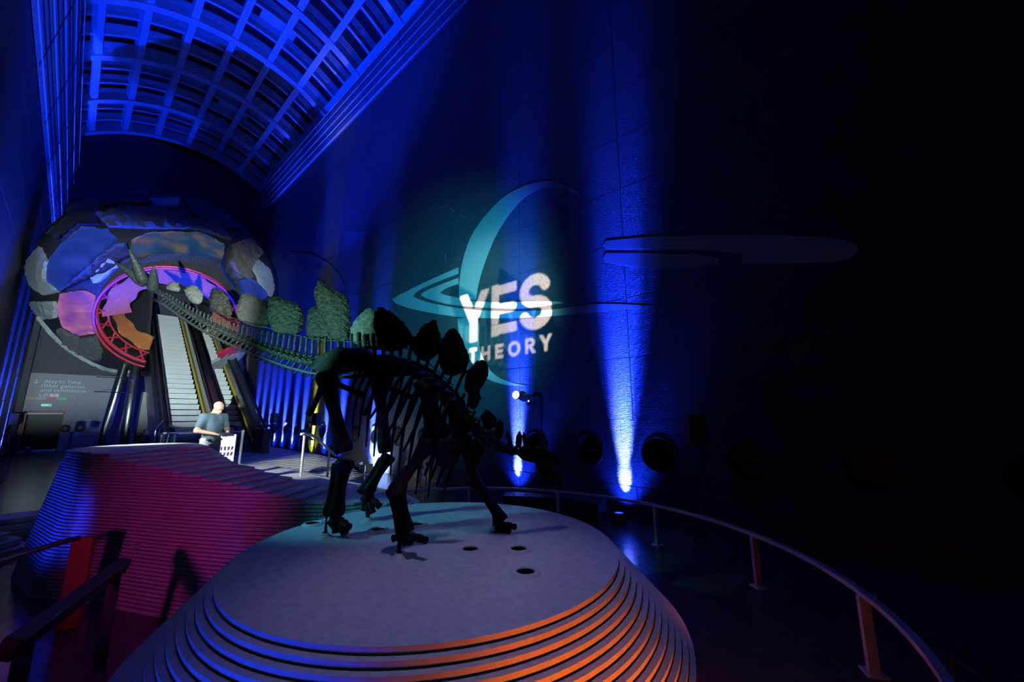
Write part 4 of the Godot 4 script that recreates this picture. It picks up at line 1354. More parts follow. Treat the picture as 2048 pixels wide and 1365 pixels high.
	tube(st, [s0 - sd * 0.05, s0 + sd * 0.08, s0 + sd * 0.3, s0 + sd * 0.5 + Vector3(0, 0.005, 0), s0 + sd * 0.72, s0 + sd * 0.9 - Vector3(0, 0.005, 0), s0 + sd * 1.0 - Vector3(0, 0.03, 0), s0 + sd * 1.02 - Vector3(0, 0.06, 0)], [0.03, 0.062, 0.072, 0.066, 0.055, 0.042, 0.03, 0.014], 12, 0.72)
	obj(t, "skull", st, mats.bone, inv)
	var j0: Vector3 = limb("jaw0")[0]
	var j1: Vector3 = limb("jaw1")[0]
	for s in [-1.0, 1.0]:
		st = begin(true)
		var sw: Vector3 = Vector3(0.3, 0, 0.95) * 0.035 * s
		tube(st, [j0 + sw * 1.2 + Vector3(0, 0.03, 0), j0.lerp(j1, 0.15) + sw * 1.15, j0.lerp(j1, 0.45) + sw * 1.1, j0.lerp(j1, 0.8) + sw * 0.7, j1 + sw * 0.2], [0.024, 0.045, 0.04, 0.028, 0.018], 8, 0.5)
		obj(t, "lower_jaw", st, mats.bone, inv)
	# limbs
	var hn := [limb("hn_hip")[0], limb("hn_knee")[0], limb("hn_knee2")[0], limb("hn_ankle")[0]]
	var hf := [limb("hf_hip")[0], limb("hf_knee")[0], limb("hf_knee2")[0], limb("hf_ankle")[0]]
	for q in [hn, hf]:
		bone(t, "femur", q[0], q[1], 0.07, 0.125, 0.105, 0.75).transform = inv
		bone(t, "tibia", q[2], q[3], 0.062, 0.105, 0.09, 0.75).transform = inv
		var back := Vector3(-0.06, 0, -0.05)
		bone(t, "fibula", q[2] + back + Vector3(0, -0.03, 0), q[3] + back * 1.0, 0.022, 0.035, 0.04).transform = inv
	bone(t, "humerus", limb("fn_sh")[0], limb("fn_el")[0], 0.055, 0.095, 0.085, 0.75).transform = inv
	bone(t, "ulna", limb("fn_el")[0] + Vector3(0, 0.03, 0), limb("fn_wr")[0], 0.048, 0.08, 0.055, 0.8).transform = inv
	bone(t, "radius", limb("fn_el2")[0], limb("fn_wr2")[0], 0.03, 0.045, 0.045).transform = inv
	bone(t, "humerus", limb("ff_sh")[0], limb("ff_el")[0], 0.06, 0.1, 0.09, 0.75).transform = inv
	bone(t, "ulna", limb("ff_el")[0] + Vector3(0, 0.03, 0), limb("ff_wr")[0], 0.045, 0.07, 0.055, 0.8).transform = inv
	bone(t, "radius", limb("ff_el")[0] + Vector3(0.06, 0.0, 0.0), limb("ff_wr")[0] + Vector3(0.04, 0.0, 0.02), 0.028, 0.04, 0.04).transform = inv
	# feet: ankle block, metatarsals and toes
	for f in [["hn", hn[3], 0.045], ["hf", hf[3], 0.042], ["fn", limb("fn_wr2")[0], 0.034], ["ff", limb("ff_wr")[0], 0.034]]:
		var an: Vector3 = f[1]
		st = begin(true)
		tube(st, [an + Vector3(0, -0.02, 0), an + Vector3(0, -0.05, 0), an + Vector3(0.01, -0.08, 0.01)], [0.05, 0.075, 0.06], 9)
		obj(t, "ankle_block", st, mats.bone, inv)
		for toe in limb(f[0] + "_toes"):
			var r: float = f[2]
			var floor_y := PLINTH_TOP + r * 0.75
			var tip: Vector3 = toe
			tip.y = maxf(tip.y, floor_y)
			st = begin(true)
			var m: Vector3 = (an + Vector3(0, -0.07, 0)).lerp(tip, 0.5) + Vector3(0, 0.02, 0)
			tube(st, [an + Vector3(0, -0.06, 0), m, m.lerp(tip, 0.25), m.lerp(tip, 0.7), tip], [r * 0.8, r * 0.75, r * 0.95, r * 0.7, r * 0.85], 8)
			obj(t, "toe", st, mats.bone, inv)
		var post := limb(f[0] + "_post")
		var foot: Vector3 = post[1]
		foot.y = PLINTH_TOP
		st = begin()
		tube(st, [foot, post[0], an + Vector3(0, 0.08, 0)], 0.02, 8)
		obj(t, "steel_post", st, mats.steel, inv)
	# shoulder girdles
	for key in ["scap_n", "scap_f"]:
		st = begin(true)
		var q := limb(key)
		var rad := [0.06, 0.065, 0.09, 0.11] if q.size() == 4 else [0.06, 0.08, 0.11]
		tube(st, q, rad, 10, 0.3, Vector3(-0.8, 0.0, -0.6))
		obj(t, "scapula", st, mats.bone, inv)
	for w in [["cor_n", 0.135], ["cor_f", 0.12], ["cor_p", 0.11]]:
		var c: Vector3 = limb(w[0])[0]
		var facing := (Vector3(0, c.y, 0) - c).normalized()
		var fr := frame(c, facing).basis
		var out := []
		for k in 18:
			var a := TAU * k / 18.0
			out.append(c + fr * Vector3(cos(a) * w[1] * (0.85 + 0.1 * sin(a * 3.0)), sin(a) * w[1] * (1.0 + 0.08 * cos(a * 5.0)), 0))
		st = begin(true)
		slab(st, out, facing, 0.02, 0.015)
		obj(t, "coracoid", st, mats.bone, inv)
	# pelvis
	var hp := curve.sample_baked(hip)
	var hd := (curve.sample_baked(hip + 0.1) - curve.sample_baked(hip - 0.1)).normalized()
	var hside := Vector3.UP.cross(hd).normalized()
	for s in [-1.0, 1.0]:
		st = begin(true)
		tube(st, [hp + hside * s * 0.2 - hd * 0.42 + Vector3(0, -0.02, 0), hp + hside * s * 0.26 - hd * 0.2, hp + hside * s * 0.3 + Vector3(0, 0.0, 0), hp + hside * s * 0.34 + hd * 0.3 + Vector3(0, 0.0, 0), hp + hside * s * 0.36 + hd * 0.55 + Vector3(0, -0.05, 0)], [0.04, 0.1, 0.14, 0.1, 0.04], 10, 0.5)
		obj(t, "ilium", st, mats.bone, inv)
		var hj: Vector3 = hn[0] if s < 0 else hf[0]
		bone(t, "pubis", hj + Vector3(0, -0.05, 0), hj - hd * 0.16 + Vector3(0, -0.38, 0), 0.026, 0.05, 0.035).transform = inv
		bone(t, "prepubis", hj + Vector3(0, -0.05, 0) , hj + hd * 0.42 + Vector3(0, -0.2, 0), 0.024, 0.05, 0.03).transform = inv
	# plates
	for k in PLATE_OUTLINES.size():
		plate_holder = inv
		var o := v3(PLATE_OUTLINES[k])
		var lo := []
		for p in o: lo.append(inv * p)
		plate(t, k, lo, Vector3(PLATE_FACING[k * 3], PLATE_FACING[k * 3 + 1], PLATE_FACING[k * 3 + 2]))
	# tail spikes
	var sp := limb("spikes")
	for k in 4:
		var a: Vector3 = sp[k * 2]
		var b2: Vector3 = sp[k * 2 + 1]
		st = begin(true)
		tube(st, [a, a.lerp(b2, 0.15), a.lerp(b2, 0.5) + Vector3(0, 0.01, 0), a.lerp(b2, 0.85), b2], [0.05, 0.062, 0.045, 0.022, 0.004], 9)
		obj(t, "tail_spike", st, mats.bone, inv)
	# steel carrier under the tail and two fine wires that hold the plates
	st = begin(true)
	var car := []
	for k in 16: car.append(curve.sample_baked(lerpf(0.05, hip, k / 15.0)) + Vector3(0, -0.1 - 0.03 * k / 15.0, 0))
	tube(st, car, 0.016, 7)
	obj(t, "tail_carrier", st, mats.steel, inv)
	st = begin(true)
	var wire := []
	for k in 14: wire.append(curve.sample_baked(lerpf(hip * 0.3, shoulder, k / 13.0)) + Vector3(0, lerpf(0.16, 0.25, sin(k / 13.0 * PI)), 0))
	tube(st, wire, 0.005, 5)
	obj(t, "support_wire", st, mats.steel, inv)

var plate_holder := Transform3D()

# ---------------------------------------------------------------- graphics on the right wall
func mark_mesh(poly: PackedVector2Array, thick: float) -> SurfaceTool:
	var st := begin()
	var t := Geometry2D.triangulate_polygon(poly)
	for i in range(0, t.size(), 3):
		var p := []
		for k in 3: p.append(Vector3(-thick, poly[t[i + k]].y, poly[t[i + k]].x))
		tri(st, p[0], p[1], p[2])
	for i in poly.size():
		var a := poly[i]
		var b := poly[(i + 1) % poly.size()]
		quad(st, Vector3(-thick, a.y, a.x), Vector3(-thick, b.y, b.x), Vector3(0.004, b.y, b.x), Vector3(0.004, a.y, a.x))
	return st

func soften(poly: PackedVector2Array) -> PackedVector2Array:
	var out := PackedVector2Array()
	var n := poly.size()
	for i in n:
		var p0 := poly[(i - 1 + n) % n]
		var p1 := poly[i]
		var p2 := poly[(i + 1) % n]
		var p3 := poly[(i + 2) % n]
		var sharp1 := (p1 - p0).normalized().dot((p2 - p1).normalized()) < 0.2
		var sharp2 := (p2 - p1).normalized().dot((p3 - p2).normalized()) < 0.2
		if sharp1: p0 = p1
		if sharp2: p3 = p2
		for q in 4:
			var t := q / 4.0
			out.append(0.5 * ((2.0 * p1) + (p2 - p0) * t + (2.0 * p0 - 5.0 * p1 + 4.0 * p2 - p3) * t * t + (3.0 * p1 - p0 - 3.0 * p2 + p3) * t * t * t))
	return out

func build_wall_art() -> void:
	var t := thing("planet_graphic", "large pale ringed planet graphic on the dark right wall", "wall graphic", Vector3(RIGHT_WALL, 0, 0))
	var names := ["globe_crescent", "globe_crescent", "outer_ring", "inner_ring", "outer_ring", "inner_ring", "small_moon"]
	for k in WALL_MARKS.size():
		var poly := v2(WALL_MARKS[k])
		var s := soften(poly)
		if Geometry2D.triangulate_polygon(s).is_empty(): s = poly
		obj(t, names[k], mark_mesh(s, 0.003 + 0.0002 * k), mats.mark)
	var f := thing("star_chart_graphic", "faint constellation graphic with a pale panel left of the ringed planet", "wall graphic", Vector3(RIGHT_WALL, 0, 0))
	for k in FAINT_MARKS.size():
		obj(f, ["figure_panel", "orbit_arc", "caption_mark"][k], mark_mesh(v2(FAINT_MARKS[k]), 0.003), mats.faint_mark)
	for a in [[Vector2(-13.6, 9.6), Vector2(-9.3, 8.7), 0.9], [Vector2(-14.5, 6.6), Vector2(-14.6, 4.9), -0.5], [Vector2(-17.5, 7.7), Vector2(-16.0, 7.6), 0.0]]:
		var st := begin()
		for k in 14:
			if k % 2: continue
			var q := []
			for u in [k / 14.0, (k + 1) / 14.0]:
				var p: Vector2 = a[0].lerp(a[1], u) + Vector2(0, sin(u * PI) * a[2]) if absf(a[2]) > 0.6 else a[0].lerp(a[1], u) + Vector2(sin(u * PI) * -a[2], 0)
				q.append(Vector3(-0.004, p.y, p.x))
			tube(st, q, 0.01, 4, 0.5)
		obj(f, "dashed_line", st, mats.mark)

# ---------------------------------------------------------------- wash lights along the right wall
func wash_light(at: Vector3, target: Vector3, color: Color, energy: float, half: float, label: String, group: String, halo := 0.0, narrow := 0.0) -> void:
	var t := thing("wash_light", label, "wash light", at, 0.0, group)
	var st := begin()
	box(st, Vector3(0, 0.03, 0), Vector3(0.2, 0.05, 0.24), Basis(), 0.01)
	obj(t, "base", st, mats.black)
	st = begin()
	for s in [-1.0, 1.0]:
		box(st, Vector3(0, 0.1, s * 0.13), Vector3(0.05, 0.16, 0.012))
	obj(t, "yoke", st, mats.black)
	st = begin(true)
	lathe(st, [Vector2(0, 0.07), Vector2(0.07, 0.07), Vector2(0.095, 0.1), Vector2(0.1, 0.2), Vector2(0.09, 0.2), Vector2(0.09, 0.185)], 18)
	obj(t, "lamp_head", st, mats.black)
	st = begin()
	lathe(st, [Vector2(0, 0.188), Vector2(0.09, 0.188)], 18)
	obj(t, "lamp_lens", st, glow("wash_lens_%s" % color.to_html(), color, 6.0))
	spot(t, Vector3(0, 0.22, 0), target - at, color, energy, half, 1.0, 0.05)
	if halo > 0.0:
		var side := signf(target.x - at.x)
		var pale := color.lerp(Color.WHITE, 0.3)
		spot(t, Vector3(0.02 * side, 0.22, 0), Vector3(0.47 * side, 1.0, 0), pale, halo * 26.0, 13.0, 1.0, 0.05)
		spot(t, Vector3(0.02 * side, 0.22, 0), Vector3(0.27 * side, 1.3, 0), pale, halo * 42.0, 9.5, 1.0, 0.05)
		spot(t, Vector3(0.02 * side, 0.22, 0), Vector3(0.45 * side, 1.0, 0), color, halo * 0.7, 50.0, 1.0, 0.05)
	if narrow > 0.0: spot(t, Vector3(0.0, 0.22, 0), target - at, color, narrow, 8.0, 1.0, 0.05)

func build_washes() -> void:
	var blue := lin(0.006, 0.03, 1.0)
	var zs := [-4.1, -7.2, -15.0, -17.8, -19.4, -20.8, -22.2, -23.5, -25.0, -26.3, -27.5, -28.9, -30.3]
	var words := ["nearest the dark end", "below the lettering", "behind the hind legs", "second right of the yellow beam", "just right of the yellow beam", "", "just left of the yellow beam", "second left of the yellow beam", "third left of the yellow beam", "fourth left of the yellow beam", "third from the far corner", "second from the far corner", "nearest the far corner"]
	for k in zs.size():
		var z: float = zs[k]
		var yellow := k == 5
		var c := lin(0.75, 0.8, 0.02) if yellow else blue
		var label := "floor lamp throwing a yellow beam up the right wall" if yellow else "floor lamp throwing a blue beam up the right wall, %s" % words[k]
		wash_light(Vector3(7.95, 0, z), Vector3(8.36, 4.2, z + 0.05), c, 60.0 if yellow else 240.0, 12.0, label, "floor lamps along the right wall", 10.0 if k < 3 else 7.0, 1100.0 if not yellow else 220.0)
	# white-hot flood between the hind legs with two barn doors
	var t := thing("flood_light", "blinding blue white flood lamp with barn doors on the floor between the hind legs", "flood light", Vector3(7.5, 0, -14.3))
	var st := begin()
	box(st, Vector3(0, 0.2, 0), Vector3(0.22, 0.28, 0.4), Basis(), 0.02)
	obj(t, "lamp_body", st, mats.black)
	st = begin()
	box(st, Vector3(0.112, 0.2, 0), Vector3(0.01, 0.22, 0.34))
	obj(t, "lamp_lens", st, glow("flood_lens", lin(0.3, 0.45, 1.0), 14.0))
	for s in [-1.0, 1.0]:
		st = begin()
		box(st, Vector3(0.2, 0.22, s * 0.32), Vector3(0.24, 0.34, 0.012), Basis(Vector3.UP, s * -0.6))
		obj(t, "barn_door", st, mats.black)
	spot(t, Vector3(0.14, 0.2, 0), Vector3(1.0, 0.4, 0), lin(0.25, 0.4, 1.0), 260.0, 55.0, 1.0, 0.12)
	# blue washes on the left wall
	for k in 3:
		var z: float = [-27.0, -29.5, -33.0][k]
		wash_light(Vector3(LEFT_WALL + 0.35, 0, z), Vector3(LEFT_WALL - 0.15, 7.0, z), blue, 240.0, 13.0, "floor lamp throwing a blue beam up the left wall, %s" % ["nearest the entrance", "beside the loudspeaker", "nearest the far doorway"][k], "floor lamps along the left wall", 6.0, 1300.0)

# ---------------------------------------------------------------- loudspeakers, lamp stands
func tripod(t: Node3D, top: float, apex: float, spread: float, m: Material, turn := 0.3) -> void:
	var st := begin(true)
	tube(st, [Vector3(0, 0.12, 0), Vector3(0, top, 0)], 0.018, 8)
	obj(t, "pole", st, m)
	for k in 3:
		var a := TAU * k / 3.0 + turn
		st = begin(true)
		tube(st, [Vector3(0, apex, 0), Vector3(cos(a) * spread, 0.015, sin(a) * spread)], 0.012, 6)
		var leg := obj(t, "leg", st, m)
		st = begin(true)
		lathe(st, [Vector2(0, 0), Vector2(0.022, 0.0), Vector2(0.022, 0.04), Vector2(0, 0.045)], 8, Transform3D(Basis(), Vector3(cos(a) * spread, 0, sin(a) * spread)))
		obj(leg, "foot", st, mats.rubber)
	st = begin(true)
	lathe(st, [Vector2(0.02, apex - 0.05), Vector2(0.034, apex - 0.04), Vector2(0.034, apex + 0.04), Vector2(0.02, apex + 0.05)], 12)
	obj(t, "collar", st, mats.black)

func build_stands() -> void:
	var spots := [[Vector3(7.4, 0, -28.6), "at the far end of the blue beams"], [Vector3(7.4, 0, -23.8), "left of the man in dark trousers"], [Vector3(7.35, 0, -18.2), "between the tail of the skeleton and the yellow beam"], [Vector3(7.45, 0, -2.25), "on the dark right, beside the round windows"], [Vector3(-1.72, 0, -30.0), "beside the left doorway"]]
	for k in spots.size():
		var at: Vector3 = spots[k][0]
		var face := -1.0 if k < 4 else 1.0
		var t := thing("speaker_stand", "tripod stand under the loudspeaker %s" % spots[k][1], "stand", at, 0, "loudspeaker stands")
		tripod(t, 1.68, 0.75, 0.42, mats.brushed if k < 3 else mats.steel, 0.4 + k)
		var s := thing("loudspeaker", "black loudspeaker on a tripod %s" % spots[k][1], "loudspeaker", at + Vector3(0, 1.69, 0), face * PI / 2 + 0.25, "loudspeakers on stands")
		var st := begin()
		box(st, Vector3(0, 0.28, 0), Vector3(0.3, 0.54, 0.28), Basis(), 0.025)
		obj(s, "cabinet", st, mats.dark_cladding)
		st = begin()
		box(st, Vector3(0, 0.28, 0.142), Vector3(0.26, 0.5, 0.012), Basis(), 0.004)
		obj(s, "grille", st, mats.black)
	# chrome tripod behind the forelegs, the light on it painted as white
	var c := thing("pale_tripod", "chrome lamp tripod with its lit brightness painted white, on the floor behind the forelegs", "tripod", Vector3(7.35, 0, -10.0))
	tripod(c, 1.5, 0.74, 0.46, mats.white_paint, 0.85)
	# profile lamp on a stand: throws a faint warm beam to the left
	var base := Vector3(7.62, 0, -5.85)
	var t := thing("lamp_stand", "black lamp stand near the right wall holding a glowing profile lamp", "stand", base)
	tripod(t, 2.72, 0.8, 0.24, mats.steel)
	var st := begin()
	box(st, Vector3(-0.12, 2.66, -0.1), Vector3(0.34, 0.03, 0.03), Basis(), 0.004)
	box(st, Vector3(-0.1, 2.72, -0.05), Vector3(0.24, 0.05, 0.06), Basis(), 0.01)
	tube(st, [Vector3(0, 2.7, 0), Vector3(-0.02, 2.66, -0.6)], 0.018, 8)
	obj(t, "clamp_arm", st, mats.black)
	var lens := Vector3(7.3, 2.69, -6.4)
	var l := thing("profile_lamp", "long profile lamp with spill light painted pale on its barrel and warm glowing lens", "spotlight", lens)
	var d := (Vector3(-0.55, 0.06, 0.1)).normalized()
	var b := frame(Vector3.ZERO, d).basis * Basis(Vector3.RIGHT, PI / 2)
	st = begin(true)
	lathe(st, [Vector2(0.098, 0.0), Vector2(0.105, -0.005), Vector2(0.105, -0.03), Vector2(0.09, -0.04), Vector2(0.085, -0.34), Vector2(0.11, -0.36), Vector2(0.11, -0.5), Vector2(0.07, -0.54), Vector2(0, -0.54)], 20, Transform3D(b, Vector3.ZERO))
	obj(l, "barrel", st, mats.white_paint)  # white colour stands in for spill light on the barrel
	st = begin(true)
	lathe(st, [Vector2(0, -0.012), Vector2(0.05, -0.016), Vector2(0.098, -0.03)], 20, Transform3D(b, Vector3.ZERO))
	obj(l, "lamp_lens", st, glow("warm_lens", lin(1.0, 0.75, 0.45), 5.0))
	st = begin()
	for k in 5: box(st, d * -0.44 + Vector3(0, 0.1 + 0.004 * k, 0) + d * 0.03 * k, Vector3(0.1, 0.05, 0.008), frame(Vector3.ZERO, d).basis)
	obj(l, "cooling_fins", st, mats.black)
	spot(l, d * 0.03, d * 3.0, lin(1.0, 0.78, 0.5), 6.0, 12.0, 0.5, 0.05)
	var s2 := thing("small_lamp", "small dark lamp with a warm glowing dot hung under the profile lamp", "lamp", Vector3(7.42, 2.45, -6.05))
	st = begin()
	box(st, Vector3(0, 0.02, 0), Vector3(0.34, 0.07, 0.1), Basis(Vector3.UP, 0.6), 0.01)
	box(st, Vector3(0, 0.12, 0), Vector3(0.03, 0.16, 0.03))
	obj(s2, "housing", st, mats.dark_cladding)
	st = begin(true)
	lathe(st, [Vector2(0, 0.0), Vector2(0.02, -0.002)], 12, Transform3D(Basis(Vector3.BACK, PI / 2), Vector3(-0.12, 0.08, 0.06)))
	obj(s2, "lamp_dot", st, glow("warm_dot", lin(1.0, 0.7, 0.3), 6.0))
	# cluster of two round lamps on the floor by the far boards
	var p := thing("twin_lamp_stand", "small black stand with two round lamp heads above the stepped block", "lamp", Vector3(0.15, 0, -20.0))
	st = begin(true)
	tube(st, [Vector3(0, 0.02, 0), Vector3(0, 1.6, 0)], 0.02, 8)
	obj(p, "pole", st, mats.black)
	for s in [-1.0, 1.0]:
		st = begin(true)
		tube(st, [Vector3(0, 1.55, 0), Vector3(s * 0.16, 1.72, 0)], 0.015, 6)
		lathe(st, [Vector2(0, 0.1), Vector2(0.1, 0.08), Vector2(0.13, 0.0), Vector2(0.1, -0.06), Vector2(0, -0.08)], 12, Transform3D(Basis(Vector3.RIGHT, PI / 2), Vector3(s * 0.17, 1.74, 0)))
		obj(p, "lamp_head", st, mats.black)
	st = begin()
	lathe(st, [Vector2(0, 0.03), Vector2(0.2, 0.03), Vector2(0.22, 0.0)], 14)
	obj(p, "foot_plate", st, mats.black)

# ---------------------------------------------------------------- rails
func build_rails() -> void:
	var c := Vector3(3.21, 0, -3.74)
	var r := 3.95
	var t := thing("curved_rail", "low curved metal rail on square posts circling the plinth", "rail", c)
	var st := begin()
	var pts := []
	for k in 61:
		var a := lerpf(-2.25, 1.62, k / 60.0)
		pts.append(Vector3(cos(a) * r, 0.65, sin(a) * r))
	for k in 60:
		var a: Vector3 = pts[k]
		var b: Vector3 = pts[k + 1]
		var na := Vector3(a.x, 0, a.z).normalized() * 0.03
		var nb := Vector3(b.x, 0, b.z).normalized() * 0.03
		var h := Vector3(0, 0.022, 0)
		quad(st, a - na + h, b - nb + h, b + nb + h, a + na + h)
		quad(st, a - na - h, a - na + h, a + na + h, a + na - h) if k == 0 else null
		quad(st, a - na - h, b - nb - h, b - nb + h, a - na + h)
		quad(st, b + nb - h, a + na - h, a + na + h, b + nb + h)
		quad(st, b - nb - h, a - na - h, a + na - h, b + nb - h)
	obj(t, "handrail", st, mats.rail_steel)
	for a in [-2.2, -1.75, -1.25, -0.8, -0.315, 0.2, 0.66, 1.1, 1.5]:
		var p := Vector3(cos(a) * r, 0, sin(a) * r)
		var b := Basis(Vector3.UP, -a)
		st = begin()
		box(st, p + Vector3(0, 0.31, 0), Vector3(0.09, 0.62, 0.05), b, 0.004)
		box(st, p + Vector3(0, 0.01, 0), Vector3(0.16, 0.02, 0.16), b, 0.004)
		box(st, p + b * Vector3(0.03, 0.63, 0), Vector3(0.14, 0.02, 0.06), b, 0.004)
		obj(t, "post", st, mats.rail_steel)
	# low black bench outside the plinth behind the rail
	var bench := thing("low_bench", "low black curved bench on the floor between plinth and right wall", "bench", c)
	st = begin()
	for k in 20:
		var q := []
		for a in [lerpf(-0.62, -0.12, k / 20.0), lerpf(-0.62, -0.12, (k + 1) / 20.0)]:
			for rr in [4.15, 4.6]:
				q.append(Vector3(cos(a) * rr, 0.0, sin(a) * rr)); q.append(Vector3(cos(a) * rr, 0.46, sin(a) * rr))
		quad(st, q[1], q[5], q[7], q[3]); quad(st, q[0], q[4], q[5], q[1]); quad(st, q[6], q[2], q[3], q[7])
		if k == 0: quad(st, q[0], q[1], q[3], q[2])
		if k == 19: quad(st, q[4], q[6], q[7], q[5])
	obj(bench, "seat_block", st, mats.black)
	# white stair rail beside the steps
	var w := thing("stair_rail", "white tubular handrail running down the rounded steps", "handrail", Vector3(3.95, 0, -10.4))
	st = begin(true)
	tube(st, [Vector3(-0.12, 1.74, 0.1), Vector3(0.0, 1.74, 0.0), Vector3(0.3, 1.68, -0.3), Vector3(0.75, 1.45, -0.78), Vector3(1.15, 1.2, -1.15), Vector3(1.5, 1.0, -1.5)], 0.035, 10)
	obj(w, "rail", st, mats.white_paint)
	for p in [[Vector3(0.0, 0, 0.0), LANDING, 1.72], [Vector3(1.15, 0, -1.15), 0.34, 1.2]]:
		st = begin(true)
		tube(st, [p[0] + Vector3(0, p[1], 0), p[0] + Vector3(0, p[2], 0)], 0.03, 8)
		obj(w, "post", st, mats.white_paint)
	# rails on the left: sloping reading board and thin handrail
	var b0 := Vector3(-0.06, 0.8, -4.15)
	var b1 := Vector3(0.55, 0.8, -5.55)
	var rb := thing("reading_board", "dark sloping reading board on slim legs at the left of the plinth", "reading board", Vector3(b0.x, 0, b0.z))
	var dd := (b1 - b0)
	var fr := frame(Vector3.ZERO, dd).basis
	st = begin()
	box(st, Vector3(0, 0.8, 0) + dd * 0.5, Vector3(0.1, 0.13, dd.length()), fr * Basis(Vector3.BACK, 0.35), 0.012)
	obj(rb, "board", st, mats.black)
	for u in [0.12, 0.9]:
		st = begin()
		box(st, dd * u + Vector3(0, 0.39, 0), Vector3(0.09, 0.78, 0.03), fr, 0.004)
		obj(rb, "leg", st, mats.dark_cladding)
	var lr := thing("left_handrail", "thin dark handrail ending in a post painted with amber light, at the left edge", "handrail", Vector3(0.16, 0, -6.6))
	st = begin()
	tube(st, [Vector3(-0.9, 0.95, 0.95), Vector3(-0.42, 0.92, 0.55), Vector3(0.0, 0.9, 0.05), Vector3(0.1, 0.9, 0.0)], 0.028, 8)
	obj(lr, "rail", st, mats.dark_cladding)
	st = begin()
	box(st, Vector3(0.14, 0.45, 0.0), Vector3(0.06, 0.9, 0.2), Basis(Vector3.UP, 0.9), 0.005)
	obj(lr, "post", st, mats.timber_and_amber_light)  # orange-brown here is amber light put into the colour of the post
	st = begin()
	box(st, Vector3(-0.85, 0.47, 0.92), Vector3(0.04, 0.94, 0.04), Basis(), 0.004)
	obj(lr, "end_post", st, mats.dark_cladding)

# ---------------------------------------------------------------- people
func field_mesh(st: SurfaceTool, bones: Array, cell: float, k: float, grow := 0.0, clip = null) -> void:
	var lo := Vector3.ONE * 1e9
	var hi := -Vector3.ONE * 1e9
	for b in bones:
		var r: float = maxf(b[2], b[3]) + grow + k + cell * 2.0
		lo = lo.min(b[0] - Vector3(r, r, r)).min(b[1] - Vector3(r, r, r))
		hi = hi.max(b[0] + Vector3(r, r, r)).max(b[1] + Vector3(r, r, r))
	var n := Vector3i(((hi - lo) / cell).ceil()) + Vector3i(1, 1, 1)
	var f := PackedFloat32Array()
	f.resize(n.x * n.y * n.z)
	f.fill(1.0)
	for b in bones:
		var r: float = maxf(b[2], b[3]) + grow + k + cell * 1.5
		var a0: Vector3 = b[0]
		var ab: Vector3 = b[1] - a0
		var l2 := maxf(ab.length_squared(), 1e-8)
		var m0 := Vector3i(((b[0].min(b[1]) - Vector3(r, r, r) - lo) / cell).floor()).clamp(Vector3i.ZERO, n - Vector3i.ONE)
		var m1 := Vector3i(((b[0].max(b[1]) + Vector3(r, r, r) - lo) / cell).ceil()).clamp(Vector3i.ZERO, n - Vector3i.ONE)
		for z in range(m0.z, m1.z + 1):
			for y in range(m0.y, m1.y + 1):
				for x in range(m0.x, m1.x + 1):
					var p := lo + Vector3(x, y, z) * cell
					var t := clampf((p - a0).dot(ab) / l2, 0.0, 1.0)
					var d := p.distance_to(a0 + ab * t) - lerpf(b[2], b[3], t) - grow
					var i := (z * n.y + y) * n.x + x
					var o := f[i]
					var h := maxf(k - absf(o - d), 0.0) / k
					f[i] = minf(o, d) - h * h * k * 0.25
	if clip != null:
		for z in n.z:
			for y in n.y:
				for x in n.x:
					var i := (z * n.y + y) * n.x + x
					f[i] = maxf(f[i], clip.call(lo + Vector3(x, y, z) * cell))
	var vert := {}
	for z in n.z - 1:
		for y in n.y - 1:
			for x in n.x - 1:
				var i := (z * n.y + y) * n.x + x
				var inside := 0
				var vals := [f[i], f[i + 1], f[i + n.x], f[i + n.x + 1], f[i + n.x * n.y], f[i + n.x * n.y + 1], f[i + n.x * n.y + n.x], f[i + n.x * n.y + n.x + 1]]
				for q in 8:
					if vals[q] < 0.0: inside += 1
				if inside == 0 or inside == 8: continue
				var sum := Vector3.ZERO
				var c := 0
				for e in [[0, 1], [2, 3], [4, 5], [6, 7], [0, 2], [1, 3], [4, 6], [5, 7], [0, 4], [1, 5], [2, 6], [3, 7]]:
					var u: float = vals[e[0]]
					var w: float = vals[e[1]]
					if (u < 0.0) != (w < 0.0):
						var t := u / (u - w)
						var A := Vector3(e[0] & 1, (e[0] >> 1) & 1, e[0] >> 2)
						var B := Vector3(e[1] & 1, (e[1] >> 1) & 1, e[1] >> 2)
						sum += A.lerp(B, t); c += 1
				vert[i] = lo + (Vector3(x, y, z) + sum / c) * cell
	var sx := 1
	var sy := n.x
	var sz := n.x * n.y
	for i in vert:
		for ax in 3:
			var step: int = [sx, sy, sz][ax]
			var u: int = [sy, sz, sx][ax]
			var w: int = [sz, sx, sy][ax]
			if (f[i] < 0.0) == (f[i + step] < 0.0): continue
			if not (vert.has(i - u) and vert.has(i - w) and vert.has(i - u - w)): continue
			if f[i] < 0.0: quad(st, vert[i], vert[i - w], vert[i - u - w], vert[i - u])
			else: quad(st, vert[i], vert[i - u], vert[i - u - w], vert[i - w])

